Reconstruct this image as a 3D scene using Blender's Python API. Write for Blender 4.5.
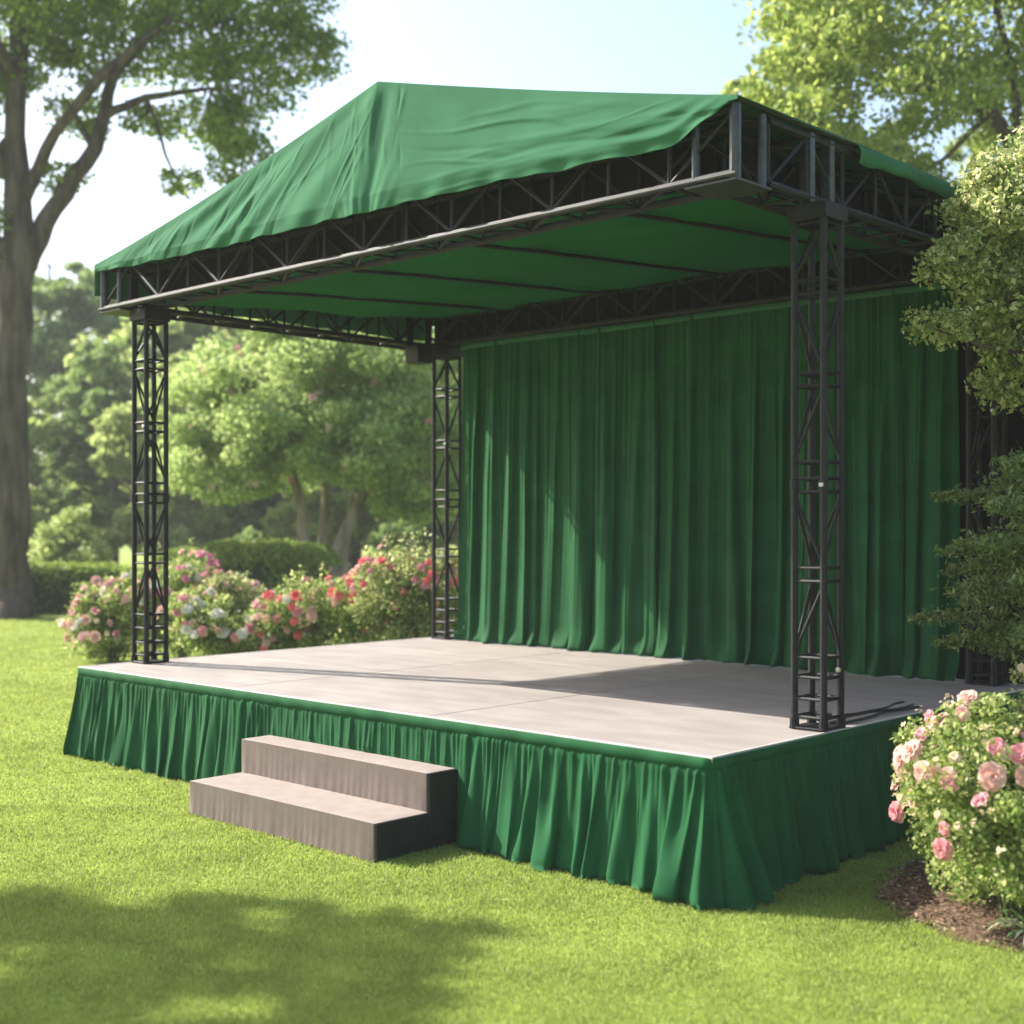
import bpy, math
import numpy as np
from mathutils import Vector, Matrix

R = math.radians
sc = bpy.context.scene
for o in list(bpy.data.objects):
    bpy.data.objects.remove(o)

# ------------------------------------------------------------------ camera
CX, CY, CZ, YAW, FOC = 10.7786, -5.8957, 2.0, 0.7567, 1335.1
cd = bpy.data.cameras.new('camera')
cam = bpy.data.objects.new('camera', cd)
sc.collection.objects.link(cam)
cam.location = (CX, CY, CZ)
cam.rotation_euler = (R(90), 0, YAW)
cd.sensor_width = 36
cd.lens = FOC / 1024 * 36
cd.shift_y = (525.7 - 512) / 1024
cd.clip_end = 2000
cd.dof.use_dof = True
cd.dof.focus_distance = 8.8
cd.dof.aperture_fstop = 1.25
sc.camera = cam

# ------------------------------------------------------------------ light
SUN = Vector((-4.05, -1.25, 3.33)).normalized()          # direction towards the sun
elev = math.asin(SUN.z)
w = bpy.data.worlds.new('World')
sc.world = w
w.use_nodes = True
nt = w.node_tree
bg = nt.nodes['Background']
sky = nt.nodes.new('ShaderNodeTexSky')
sky.sky_type = 'NISHITA'
sky.sun_disc = False
sky.sun_elevation = elev
sky.sun_rotation = math.atan2(SUN.x, SUN.y)
sky.air_density = 1.0
sky.dust_density = 3.0
sky.ozone_density = 1.0
nt.links.new(sky.outputs[0], bg.inputs[0])
bg.inputs[1].default_value = 0.135
sd = bpy.data.lights.new('sun', 'SUN')
sd.energy = 5.0
sd.angle = R(0.7)
sd.color = (1.0, 0.93, 0.82)
so = bpy.data.objects.new('sun', sd)
so.rotation_euler = (-SUN).to_track_quat('-Z', 'Y').to_euler()
sc.collection.objects.link(so)
sc.view_settings.view_transform = 'Standard'
sc.view_settings.look = 'None'
sc.view_settings.gamma = 1
sc.view_settings.exposure = 1.33
sc.render.engine = 'CYCLES'
sc.cycles.max_bounces = 8
sc.cycles.transparent_max_bounces = 8
sc.cycles.volume_bounces = 0
C = sc.collection

def G(r, f):
    """ground point r metres right of and f metres ahead of the viewer's spot"""
    return (CX + r * math.cos(YAW) - f * math.sin(YAW), CY + r * math.sin(YAW) + f * math.cos(YAW))

# ------------------------------------------------------------------ materials
MATS = {}
def new_mat(name):
    m = bpy.data.materials.new(name)
    m.use_nodes = True
    MATS[name] = m
    return m, m.node_tree, m.node_tree.nodes['Principled BSDF']

def patchy(name, scale, lo, hi):
    """real colour variation over the ground: multiplies the tint by a soft noise of the place"""
    t = MATS[name].node_tree
    r = [n for n in t.nodes if n.type == 'VALTORGB'][0]
    g = t.nodes.new('ShaderNodeNewGeometry'); n = t.nodes.new('ShaderNodeTexNoise')
    n.inputs['Scale'].default_value = scale; n.inputs['Detail'].default_value = 4
    mr = t.nodes.new('ShaderNodeMapRange'); mr.inputs[1].default_value = .3; mr.inputs[2].default_value = .7
    mr.inputs[3].default_value = lo; mr.inputs[4].default_value = hi
    hs = t.nodes.new('ShaderNodeHueSaturation')
    targets = [l.to_socket for l in r.outputs[0].links]
    t.links.new(g.outputs['Position'], n.inputs['Vector']); t.links.new(n.outputs[0], mr.inputs[0])
    t.links.new(mr.outputs[0], hs.inputs['Value']); t.links.new(r.outputs[0], hs.inputs['Color'])
    for q in targets: t.links.new(hs.outputs[0], q)

def noise_mat(name, c1, c2, scale, rough=0.8, bump=0.0, bscale=None, detail=6, metallic=0.0, sheen=0.0, spec=0.3, ramp=(0.35, 0.65), stretch=None, transl=0.0):
    m, t, p = new_mat(name)
    tc = t.nodes.new('ShaderNodeTexCoord')
    mp = t.nodes.new('ShaderNodeMapping')
    if stretch: mp.inputs['Scale'].default_value = stretch
    t.links.new(tc.outputs['Object'], mp.inputs[0])
    n = t.nodes.new('ShaderNodeTexNoise')
    n.inputs['Scale'].default_value = scale
    n.inputs['Detail'].default_value = detail
    t.links.new(mp.outputs[0], n.inputs['Vector'])
    r = t.nodes.new('ShaderNodeValToRGB')
    r.color_ramp.elements[0].position, r.color_ramp.elements[1].position = ramp
    r.color_ramp.elements[0].color = (*c1, 1)
    r.color_ramp.elements[1].color = (*c2, 1)
    t.links.new(n.outputs[0], r.inputs[0])
    t.links.new(r.outputs[0], p.inputs['Base Color'])
    p.inputs['Roughness'].default_value = rough
    p.inputs['Metallic'].default_value = metallic
    p.inputs['Specular IOR Level'].default_value = spec
    if sheen:
        p.inputs['Sheen Weight'].default_value = sheen
        p.inputs['Sheen Roughness'].default_value = 0.4
        p.inputs['Sheen Tint'].default_value = (0.45, 0.85, 0.5, 1)
    if bump:
        n2 = t.nodes.new('ShaderNodeTexNoise')
        n2.inputs['Scale'].default_value = bscale or scale * 6
        n2.inputs['Detail'].default_value = 5
        t.links.new(mp.outputs[0], n2.inputs['Vector'])
        b = t.nodes.new('ShaderNodeBump')
        b.inputs['Strength'].default_value = bump
        b.inputs['Distance'].default_value = 0.02
        t.links.new(n2.outputs[0], b.inputs['Height'])
        t.links.new(b.outputs[0], p.inputs['Normal'])
    if transl:
        tr = t.nodes.new('ShaderNodeBsdfTranslucent')
        mx = t.nodes.new('ShaderNodeMixShader')
        mx.inputs[0].default_value = transl
        t.links.new(r.outputs[0], tr.inputs[0])
        t.links.new(p.outputs[0], mx.inputs[1])
        t.links.new(tr.outputs[0], mx.inputs[2])
        t.links.new(mx.outputs[0], t.nodes['Material Output'].inputs[0])
    return m

def leaf_mat(name, c1, c2, c3=None, transl=0.45, rough=0.5, spec=0.3):
    """every leaf takes its own tint between the given colours"""
    m, t, p = new_mat(name)
    g = t.nodes.new('ShaderNodeNewGeometry')
    r = t.nodes.new('ShaderNodeValToRGB')
    e = r.color_ramp.elements
    e[0].color = (*c1, 1); e[1].color = (*(c3 or c2), 1)
    if c3:
        k = e.new(0.55); k.color = (*c2, 1)
    t.links.new(g.outputs['Random Per Island'], r.inputs[0])
    t.links.new(r.outputs[0], p.inputs['Base Color'])
    p.inputs['Roughness'].default_value = rough
    p.inputs['Specular IOR Level'].default_value = spec
    tr = t.nodes.new('ShaderNodeBsdfTranslucent')
    hs = t.nodes.new('ShaderNodeHueSaturation')
    hs.inputs['Value'].default_value = 1.25
    hs.inputs['Hue'].default_value = 0.485
    t.links.new(r.outputs[0], hs.inputs['Color'])
    t.links.new(hs.outputs[0], tr.inputs[0])
    mx = t.nodes.new('ShaderNodeMixShader')
    mx.inputs[0].default_value = transl
    t.links.new(p.outputs[0], mx.inputs[1])
    t.links.new(tr.outputs[0], mx.inputs[2])
    t.links.new(mx.outputs[0], t.nodes['Material Output'].inputs[0])
    return m

noise_mat('velvet', (0.013, 0.092, 0.030), (0.018, 0.118, 0.041), 3, rough=0.75, bump=0.06, bscale=160, sheen=0.22, transl=0.38, spec=0.15)
noise_mat('skirt_cloth', (0.008, 0.064, 0.022), (0.012, 0.085, 0.030), 4, rough=0.8, bump=0.10, bscale=220, sheen=0.10, spec=0.1)
noise_mat('tarp', (0.042, 0.142, 0.074), (0.053, 0.175, 0.092), 2.5, rough=0.85, bump=0.05, bscale=90, spec=0.06, transl=0.22)
noise_mat('liner', (0.014, 0.150, 0.042), (0.019, 0.180, 0.052), 1.4, rough=0.85, bump=0.05, bscale=60, spec=0.06, transl=0.40)
noise_mat('deck_mat', (0.25, 0.222, 0.210), (0.305, 0.274, 0.258), 2.2, rough=0.62, bump=0.08, bscale=70, detail=8, stretch=(1, 3, 1))
noise_mat('deck_trim', (0.50, 0.47, 0.43), (0.60, 0.56, 0.52), 8, rough=0.5)
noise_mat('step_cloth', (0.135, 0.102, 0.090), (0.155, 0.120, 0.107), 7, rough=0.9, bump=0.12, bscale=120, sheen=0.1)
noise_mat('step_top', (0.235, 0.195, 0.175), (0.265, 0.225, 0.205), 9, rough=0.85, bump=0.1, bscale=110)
noise_mat('black_steel', (0.006, 0.0065, 0.008), (0.014, 0.015, 0.019), 9, rough=0.55, metallic=0.0, spec=0.25)
noise_mat('worn_steel', (0.022, 0.024, 0.030), (0.045, 0.048, 0.058), 14, rough=0.42, metallic=0.2, spec=0.5)
noise_mat('rail_steel', (0.028, 0.030, 0.035), (0.065, 0.067, 0.074), 6, rough=0.6, spec=0.25)
noise_mat('bright_metal', (0.28, 0.28, 0.28), (0.4, 0.4, 0.39), 20, rough=0.3, metallic=0.8)
noise_mat('side_shade_dark', (0.022, 0.022, 0.020), (0.030, 0.030, 0.027), 8, rough=0.95, spec=0.1)  # near-black that paints the shade on the steps' right side
noise_mat('cloth_and_shade_black', (0.006, 0.007, 0.008), (0.010, 0.011, 0.012), 8, rough=0.95, spec=0.1)  # black of the drapes and of the shade painted behind two trusses
noise_mat('black_rubber', (0.012, 0.012, 0.013), (0.02, 0.02, 0.022), 10, rough=0.6)
noise_mat('bark', (0.035, 0.026, 0.021), (0.115, 0.090, 0.072), 2.2, rough=0.95, bump=0.9, bscale=7, stretch=(2.5, 2.5, 0.5))
noise_mat('pale_bark', (0.17, 0.13, 0.10), (0.36, 0.30, 0.24), 3, rough=0.9, bump=0.5, bscale=14, stretch=(2, 2, 0.5))
noise_mat('soil', (0.05, 0.031, 0.018), (0.15, 0.095, 0.06), 30, rough=1, bump=0.8, bscale=60)
noise_mat('stem', (0.05, 0.075, 0.02), (0.09, 0.11, 0.035), 12, rough=0.8)
noise_mat('hedge_core', (0.010, 0.022, 0.006), (0.02, 0.04, 0.010), 8, rough=1)
noise_mat('lawn_ground', (0.16, 0.225, 0.030), (0.24, 0.31, 0.050), 0.45, rough=0.95, bump=0.5, bscale=60, detail=10)
leaf_mat('grass_blade', (0.215,0.300,0.060), (0.270,0.355,0.080), (0.335,0.410,0.12), transl=0.45)
patchy('grass_blade', 2.6, .78, 1.12)
leaf_mat('oak_leaf', (0.09, 0.17, 0.025), (0.17, 0.28, 0.045), (0.28, 0.4, 0.08), transl=0.6)
leaf_mat('lime_leaf', (0.15, 0.24, 0.045), (0.26, 0.36, 0.075), (0.42, 0.48, 0.15), transl=0.55)
leaf_mat('pale_leaf', (0.17, 0.29, 0.08), (0.31, 0.43, 0.14), (0.52, 0.6, 0.28), transl=0.6)
leaf_mat('forest_leaf', (0.1, 0.19, 0.05), (0.17, 0.27, 0.08), (0.27, 0.38, 0.13), transl=0.55)  # both wood leaf mixes lightened to stand in for distance haze
leaf_mat('forest_leaf_light', (0.19, 0.28, 0.08), (0.29, 0.38, 0.12), (0.42, 0.49, 0.2), transl=0.6)
leaf_mat('hedge_leaf', (0.09, 0.16, 0.025), (0.16, 0.25, 0.04), (0.28, 0.36, 0.08), transl=0.5)
leaf_mat('rose_leaf', (0.1, 0.18, 0.035), (0.24, 0.33, 0.08), (0.52, 0.56, 0.25), transl=0.5)
leaf_mat('viburnum_leaf', (0.1, 0.17, 0.04), (0.3, 0.36, 0.12), (0.62, 0.62, 0.34), transl=0.5)
leaf_mat('fern_leaf', (0.07, 0.12, 0.03), (0.13, 0.2, 0.06), (0.25, 0.31, 0.11), transl=0.35)
leaf_mat('strap_leaf', (0.10, 0.20, 0.06), (0.30, 0.38, 0.18), (0.6, 0.62, 0.42), transl=0.3)
leaf_mat('chips', (0.09, 0.055, 0.035), (0.20, 0.13, 0.085), (0.32, 0.23, 0.16), transl=0.0, rough=0.95)
leaf_mat('petal_pink', (0.66, 0.21, 0.26), (0.72, 0.32, 0.35), (0.76, 0.46, 0.46), transl=0.35, rough=0.6)
leaf_mat('petal_blush', (0.70, 0.36, 0.31), (0.72, 0.46, 0.39), (0.74, 0.56, 0.48), transl=0.35, rough=0.6)
leaf_mat('petal_coral', (0.72, 0.10, 0.12), (0.80, 0.18, 0.18), (0.85, 0.30, 0.27), transl=0.35, rough=0.6)
leaf_mat('petal_magenta', (0.62, 0.15, 0.25), (0.68, 0.24, 0.34), (0.74, 0.38, 0.44), transl=0.35, rough=0.6)
leaf_mat('petal_white', (0.70, 0.66, 0.52), (0.75, 0.71, 0.60), (0.80, 0.77, 0.68), transl=0.35, rough=0.6)
leaf_mat('petal_cream', (0.62, 0.50, 0.27), (0.66, 0.55, 0.36), (0.70, 0.62, 0.46), transl=0.35, rough=0.6)

patchy('deck_mat', 1.1, .90, 1.05)

# ------------------------------------------------------------------ object helpers
def worldloc(o):
    v = Vector((0, 0, 0))
    while o is not None:
        v += o.location; o = o.parent
    return v

def link(name, me, mat=None, parent=None):
    o = bpy.data.objects.new(name, me)
    if mat: me.materials.append(MATS[mat])
    C.objects.link(o)
    if parent is not None: o.parent = parent
    return o

def mesh_np(name, V, Q=None, T=None, smooth=False):
    """mesh from numpy arrays: V (n,3), Q quads (m,4), T triangles (k,3)"""
    me = bpy.data.meshes.new(name)
    V = np.asarray(V, dtype=np.float32).reshape(-1, 3)
    Q = np.zeros((0, 4), int) if Q is None else np.asarray(Q, int).reshape(-1, 4)
    T = np.zeros((0, 3), int) if T is None else np.asarray(T, int).reshape(-1, 3)
    me.vertices.add(len(V)); me.vertices.foreach_set('co', V.ravel())
    nl = Q.size + T.size
    me.loops.add(nl)
    me.loops.foreach_set('vertex_index', np.concatenate([Q.ravel(), T.ravel()]).astype(np.int32))
    me.polygons.add(len(Q) + len(T))
    st = np.concatenate([np.arange(len(Q)) * 4, Q.size + np.arange(len(T)) * 3]).astype(np.int32)
    me.polygons.foreach_set('loop_start', st)
    if smooth: me.polygons.foreach_set('use_smooth', np.ones(len(st), bool))
    me.update(calc_edges=True)
    return me

class MB:
    """collects shapes into ONE mesh"""
    def __init__(s): s.v = []; s.f = []
    def add(s, vs, fs):
        b = len(s.v); s.v += [tuple(v) for v in vs]; s.f += [tuple(b + i for i in f) for f in fs]
    def box(s, a, b, bev=0.0):
        (x0, y0, z0), (x1, y1, z1) = a, b
        if bev <= 0:
            s.add([(x0,y0,z0),(x1,y0,z0),(x1,y1,z0),(x0,y1,z0),(x0,y0,z1),(x1,y0,z1),(x1,y1,z1),(x0,y1,z1)],
                  [(0,3,2,1),(4,5,6,7),(0,1,5,4),(1,2,6,5),(2,3,7,6),(3,0,4,7)]); return
        k = bev; rings = []
        for (z, e) in ((z0, k), (z0 + k, 0), (z1 - k, 0), (z1, k)):
            X0, X1, Y0, Y1 = x0 + e, x1 - e, y0 + e, y1 - e
            rings.append([(X0+k,Y0,z),(X1-k,Y0,z),(X1,Y0+k,z),(X1,Y1-k,z),(X1-k,Y1,z),(X0+k,Y1,z),(X0,Y1-k,z),(X0,Y0+k,z)])
        vs = sum(rings, []); fs = [tuple(range(7, -1, -1)), tuple(range(24, 32))]
        for r in range(3):
            for i in range(8):
                j = (i + 1) % 8
                fs.append((r*8+i, r*8+j, r*8+8+j, r*8+8+i))
        s.add(vs, fs)
    def tube(s, P, rad, n=8, cap=True, square=False):
        P = [Vector(p) for p in P]
        if not hasattr(rad, '__len__'): rad = [rad] * len(P)
        if square: n = 4
        t0 = (P[1] - P[0]).normalized()
        ref = Vector((0, 0, 1)) if abs(t0.z) < 0.9 else Vector((1, 0, 0))
        a = t0.cross(ref).normalized()
        vs = []
        for i, p in enumerate(P):
            t = (P[min(i + 1, len(P) - 1)] - P[max(i - 1, 0)]).normalized()
            a = (a - t * a.dot(t)).normalized()
            b = t.cross(a)
            for k in range(n):
                th = 2 * math.pi * (k + (0.5 if square else 0)) / n
                q = rad[i] * (1.414 if square else 1)
                vs.append(p + (a * math.cos(th) + b * math.sin(th)) * q)
        fs = []
        for i in range(len(P) - 1):
            for k in range(n):
                j = (k + 1) % n
                fs.append((i*n+k, i*n+j, (i+1)*n+j, (i+1)*n+k))
        if cap:
            fs.append(tuple(range(n - 1, -1, -1))); fs.append(tuple((len(P)-1)*n + k for k in range(n)))
        s.add(vs, fs)
    def build(s, name, mat, parent=None, smooth=False, org=None):
        me = bpy.data.meshes.new(name)
        o0 = worldloc(parent) if parent is not None else Vector(org or (0, 0, 0))
        me.from_pydata([(v[0]-o0.x, v[1]-o0.y, v[2]-o0.z) for v in s.v], [], s.f)
        if smooth: me.polygons.foreach_set('use_smooth', [True] * len(me.polygons))
        me.update()
        o = link(name, me, mat, parent)
        if parent is None: o.location = o0
        return o

def tag(o, label, cat, group=None, kind=None):
    if label: o['label'] = label
    if cat: o['category'] = cat
    if group: o['group'] = group
    if kind: o['kind'] = kind
    return o

def thing(name, label, cat, loc, group=None):
    o = bpy.data.objects.new(name, None)
    o.empty_display_size = 0.2
    C.objects.link(o); o.location = loc
    return tag(o, label, cat, group)

def grid_obj(name, P, mat, parent, closed=False, thick=0.0):
    """P (nu,nv,3) numpy grid of world points -> smooth sheet"""
    nu, nv = P.shape[:2]
    idx = np.arange(nu * nv).reshape(nu, nv)
    if closed:
        idx = np.vstack([idx, idx[:1]])
    Q = np.stack([idx[:-1,:-1], idx[1:,:-1], idx[1:,1:], idx[:-1,1:]], -1).reshape(-1, 4)
    o0 = np.array(worldloc(parent)) if parent is not None else np.zeros(3)
    me = mesh_np(name, P.reshape(-1, 3) - o0, Q, smooth=True)
    o = link(name, me, mat, parent)
    if thick:
        md = o.modifiers.new('Solidify', 'SOLIDIFY'); md.thickness = thick; md.offset = 0
    return o

# ------------------------------------------------------------------ ground
GS = 420.0
gm = MB()
n = 24
xs = [-GS + 2 * GS * i / n for i in range(n + 1)]
gm.v = [(x, y, 0) for y in xs for x in xs]
gm.f = [(j*(n+1)+i, j*(n+1)+i+1, (j+1)*(n+1)+i+1, (j+1)*(n+1)+i) for j in range(n) for i in range(n)]
tag(gm.build('lawn', 'lawn_ground'), 'bright green mown lawn under the stage and trees', 'lawn', kind='structure')

# stage sizes
SW, SD, SH = 6.674, 4.55, 0.7665
D0 = SH - 0.045                                     # underside of the deck
STEP_X0, STEP_X1 = 2.80, 4.75

# grass blades
def grass():
    rng = np.random.default_rng(4)
    def sample(f0, f1, dens, spread):
        area = spread * (f1**2 - f0**2)
        n = int(area * dens)
        f = np.sqrt(rng.uniform(f0**2, f1**2, n)); r = rng.uniform(-1, 1, n) * spread * f
        return f, r
    VV = []; QQ = []; TT = []; base = 0
    bands = [(4.2, 6, 15000), (6, 7.5, 11500), (7.5, 9.5, 8000), (9.5, 12.5, 4500), (12.5, 17, 2400), (17, 24, 1100), (24, 34, 450)]
    for f0, f1, dens in bands:
        f, r = sample(f0, f1, dens, 0.47)
        x = CX + r * math.cos(YAW) - f * math.sin(YAW); y = CY + r * math.sin(YAW) + f * math.cos(YAW)
        keep = ~((x > 0.05) & (x < SW - 0.05) & (y > 0.05) & (y < SD - 0.05))
        keep &= ~((x > STEP_X0 + .01) & (x < STEP_X1 - .01) & (y > -0.69) & (y < 0.05))
        mx, my = G(3.0, 7.1)
        keep &= ~(((x - mx) ** 2 + (y - my) ** 2) < 0.97 ** 2)
        x, y, f = x[keep], y[keep], f[keep]
        m = len(x)
        pat = 0.5 + 0.5 * np.sin(x * 2.3 + 1.7 * np.sin(y * 1.9)) * np.sin(y * 2.9 + 1.3 * np.sin(x * 1.4))
        h = rng.uniform(0.012, 0.026, m) * (0.8 + 0.4 * pat) * (1 + 0.02 * (f - 6))
        th = rng.uniform(0, 2 * np.pi, m)
        wd = 0.0022 * np.maximum(1, f / 6.0) * rng.uniform(0.7, 1.2, m)
        ln = rng.uniform(0.2, 1.2, m) * h; la = rng.uniform(0, 2 * np.pi, m)
        dx, dy = np.cos(th) * wd, np.sin(th) * wd
        lx, ly = np.cos(la) * ln, np.sin(la) * ln
        z = np.zeros(m)
        a = np.stack([x - dx, y - dy, z - .004], -1); b = np.stack([x + dx, y + dy, z - .004], -1)
        c = np.stack([x + dx*.8 + lx*.4, y + dy*.8 + ly*.4, h*.6], -1); d = np.stack([x - dx*.8 + lx*.4, y - dy*.8 + ly*.4, h*.6], -1)
        e = np.stack([x + lx, y + ly, h], -1)
        V = np.stack([a, b, c, d, e], 1).reshape(-1, 3)
        i = base + np.arange(m) * 5
        VV.append(V); QQ.append(np.stack([i, i+1, i+2, i+3], -1)); TT.append(np.stack([i+3, i+2, i+4], -1))
        base += m * 5
    me = mesh_np('grass', np.concatenate(VV), np.concatenate(QQ), np.concatenate(TT))
    o = link('grass', me, 'grass_blade')
    tag(o, 'short bright green grass blades covering the lawn', 'grass', kind='stuff')
grass()

# ------------------------------------------------------------------ stage platform
plat = thing('stage_platform', 'low raised stage floor with pale grey boards and gathered green skirt', 'stage', (SW/2, SD/2, 0))
xcut = [0.0, 2.22, 4.45, SW]; ycut = [0.0, 1.52, 3.04, SD]
for i in range(3):
    for j in range(3):
        m = MB(); g = 0.0045
        m.box((xcut[i] + (g if i else 0.012), ycut[j] + (g if j else 0.012), D0), (xcut[i+1] - (g if i < 2 else 0.012), ycut[j+1] - (g if j < 2 else 0.012), SH), 0.002)
        m.build('deck_panel', 'deck_mat', plat)
m = MB()                                            # pale edge strip round the deck
m.box((-0.006, -0.006, D0 + .004), (SW + .006, 0.010, SH + .003), 0.002)
m.box((-0.006, SD - .010, D0 + .004), (SW + .006, SD + .006, SH + .003), 0.002)
m.box((-0.006, 0.0115, D0 + .004), (0.010, SD - .0115, SH + .003), 0.002)
m.box((SW - .010, 0.0115, D0 + .004), (SW + .006, SD - .0115, SH + .003), 0.002)
m.build('edge_trim', 'deck_trim', plat)
m = MB()                                            # hidden carcass that carries the deck
for x in (0.15, 2.22, 4.45, SW - 0.15):
    for y in (0.15, 1.52, 3.04, SD - 0.15):
        m.tube([(x, y, 0), (x, y, D0)], 0.03, 8)
for x in (0.15, 2.22, 4.45, SW - 0.15):
    m.box((x - .03, 0.05, D0 - .1), (x + .03, SD - .05, D0 - .001))
m.build('support_frame', 'black_steel', plat)

def fold_field(s, T, Lt, rng, spacing, wl, wr, amp, drift, periodic=True):
    """sum of separate cloth folds: each has its own place, width, strength and sideways drift"""
    out = np.zeros((len(s), len(T)))
    c = 0.0
    while c < Lt:
        c += spacing*rng.uniform(.45, 1.6)
        k = rng.uniform(.45, 1.5); dr = drift*rng.normal(); kw = rng.uniform(.75, 1.4); ph_ = rng.uniform(0, 6.28)
        die = rng.uniform(.7, 1.6); late = rng.uniform(-.4, .25)
        for j, t in enumerate(T):
            x = s - (c + dr*t + .006*math.sin(ph_ + 5*t))
            if periodic: x = (x + Lt/2) % Lt - Lt/2
            a, b = wl(t)*kw, wr(t)*kw
            m = np.abs(x) < 3.2*max(a, b)
            xx = x[m]
            A_ = amp(t)*k*(1 if late < 0 else min(1, max(0, (t-late)*4)))*(1 if t < die else max(0, 1-(t-die)*3))
            out[m, j] += A_*np.exp(-(xx/np.where(xx < 0, a, b))**2)
    return out

def skirt():
    rad = 0.06
    # perimeter path: start at mid back, run round clockwise seen from above
    pts = []; nrm = []; S = []
    x0, x1, y0, y1 = -0.012, SW + 0.012, -0.012, SD + 0.012
    step = 0.009
    def seg(a, b, nx, ny):
        L = math.dist(a, b); k = int(L / step)
        for i in range(k):
            t = i / k
            pts.append((a[0] + (b[0]-a[0])*t, a[1] + (b[1]-a[1])*t)); nrm.append((nx, ny))
    def arc(cx, cy, a0, a1):
        k = 16
        for i in range(k):
            t = a0 + (a1 - a0) * i / k
            pts.append((cx + rad*math.cos(t), cy + rad*math.sin(t))); nrm.append((math.cos(t), math.sin(t)))
    seg((x0, y1-rad), (x0, y0+rad), -1, 0); arc(x0+rad, y0+rad, math.pi, 1.5*math.pi)
    seg((x0+rad, y0), (x1-rad, y0), 0, -1); arc(x1-rad, y0+rad, 1.5*math.pi, 2*math.pi)
    seg((x1, y0+rad), (x1, y1-rad), 1, 0); arc(x1-rad, y1-rad, 0, .5*math.pi)
    seg((x1-rad, y1), (x0+rad, y1), 0, 1); arc(x0+rad, y1-rad, .5*math.pi, math.pi)
    P = np.array(pts); N = np.array(nrm)
    dsx = np.linalg.norm(np.diff(P, axis=0, append=P[:1]), axis=1)
    dsx = np.where((np.abs(N[:, 0]) > 1e-6) & (np.abs(N[:, 1]) > 1e-6), dsx*4.5, dsx)   # cloth is gathered at the corners
    s = np.concatenate([[0], np.cumsum(dsx)[:-1]]); Lt = s[-1] + dsx[-1]
    def kk(w): return 2 * np.pi * round(Lt / w) / Lt
    rng = np.random.default_rng(7)
    nz = 34
    T = np.linspace(0, 1, nz) ** 0.9
    Pg = np.zeros((len(P), nz, 3))
    TN = np.stack([-N[:, 1], N[:, 0]], -1)
    ph = 0.9*np.sin(kk(1.9)*s) + 0.7*np.sin(kk(0.83)*s + 2) + 0.4*np.sin(kk(.41)*s+1)
    corner = np.exp(-(np.minimum(abs(P[:,0]-x1) + abs(P[:,1]-y0), 9) / 0.35) ** 2) + 0.6*np.exp(-((abs(P[:,0]-x0) + abs(P[:,1]-y0)) / 0.35) ** 2)
    front_near = np.clip((P[:, 0] - 4.6) / 1.0, 0, 1) * (P[:, 1] < 0.3)
    # squeezed flat where the steps stand against it
    sq = np.clip((P[:,0] - (STEP_X0-.10))/.08, 0, 1) * np.clip(((STEP_X1+.10) - P[:,0])/.08, 0, 1) * (P[:,1] < 0.1)
    majr = fold_field(s, T, Lt, rng, .135, lambda t: .016+.034*t, lambda t: .014+.026*t, lambda t: .004+.062*t**1.15, .035)
    minr = fold_field(s, T, Lt, rng, .040, lambda t: .010+.006*t, lambda t: .008+.006*t, lambda t: .012*max(0, 1-t/.8)+.003, .015)
    fine = fold_field(s, T, Lt, rng, .090, lambda t: .008+.010*t, lambda t: .007+.008*t, lambda t: .010*t, .05)
    for j, t in enumerate(T):
        hi = 1 - np.clip((t - .1) / .6, 0, 1)
        lo = np.clip((t - .06) / .9, 0, 1)
        band = np.clip((t - 0.05) / 0.06, 0, 1)
        f_hi = np.sin(kk(.062)*s + 1.3*ph)
        w1 = np.sin(kk(.155)*s + 1.7*ph + .5*t); w2 = np.sin(kk(.118)*s - 1.2*ph + 1.1)
        w3 = np.sin(kk(.29)*s + 1.4*ph + 2.2)
        fold = (1 - np.abs(np.sin(kk(.31)*s*1.0 + 1.9*ph)))          # pointed crests
        amp = (0.30 + 0.7*front_near + .5*corner)
        cloth = majr[:, j]; cloth = .11*np.tanh(cloth/.11)
        rside = (N[:, 0] > .9)*1.0
        off = band * (cloth*(.8+.35*front_near+.25*corner+.45*rside) + (minr[:, j] + fine[:, j])*(1+.6*rside))
        off += 0.008*band + lo**1.6*(0.052 + .020*front_near + .045*corner + .012*np.sin(kk(.7)*s+ph))
        off = off*(1-sq) + sq*(0.020*np.tanh(off/.024) if t > .35 else off*.7)
        tang = band * lo * (0.020*np.sin(kk(.21)*s + 2*ph + 1.5*t) + 0.012*np.sin(kk(.13)*s + ph)) * (1-sq)
        z = D0 + 0.040 - t * (D0 + 0.040 - 0.006)
        zz = np.where(t > .97, 0.008 + 0.012*(0.5+0.5*np.sin(kk(.27)*s+ph)), z) if t > .97 else z
        Pg[:, j, 0] = P[:,0] + N[:,0]*off + TN[:,0]*tang
        Pg[:, j, 1] = P[:,1] + N[:,1]*off + TN[:,1]*tang
        Pg[:, j, 2] = zz
    grid_obj('skirt', Pg, 'skirt_cloth', plat, closed=True, thick=0.003)
    # stitched header band
    hb = np.zeros((len(P), 4, 3))
    for j, (o_, z_) in enumerate(((0.004, D0+.040), (0.016, D0+.034), (0.017, D0-.018), (0.010, D0-.024))):
        wob = 0.002*np.sin(kk(.3)*s+ph)
        hb[:, j, 0] = P[:,0] + N[:,0]*(o_+wob); hb[:, j, 1] = P[:,1] + N[:,1]*(o_+wob); hb[:, j, 2] = z_
    grid_obj('skirt_band', hb, 'skirt_cloth', plat, closed=True)
skirt()

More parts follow.
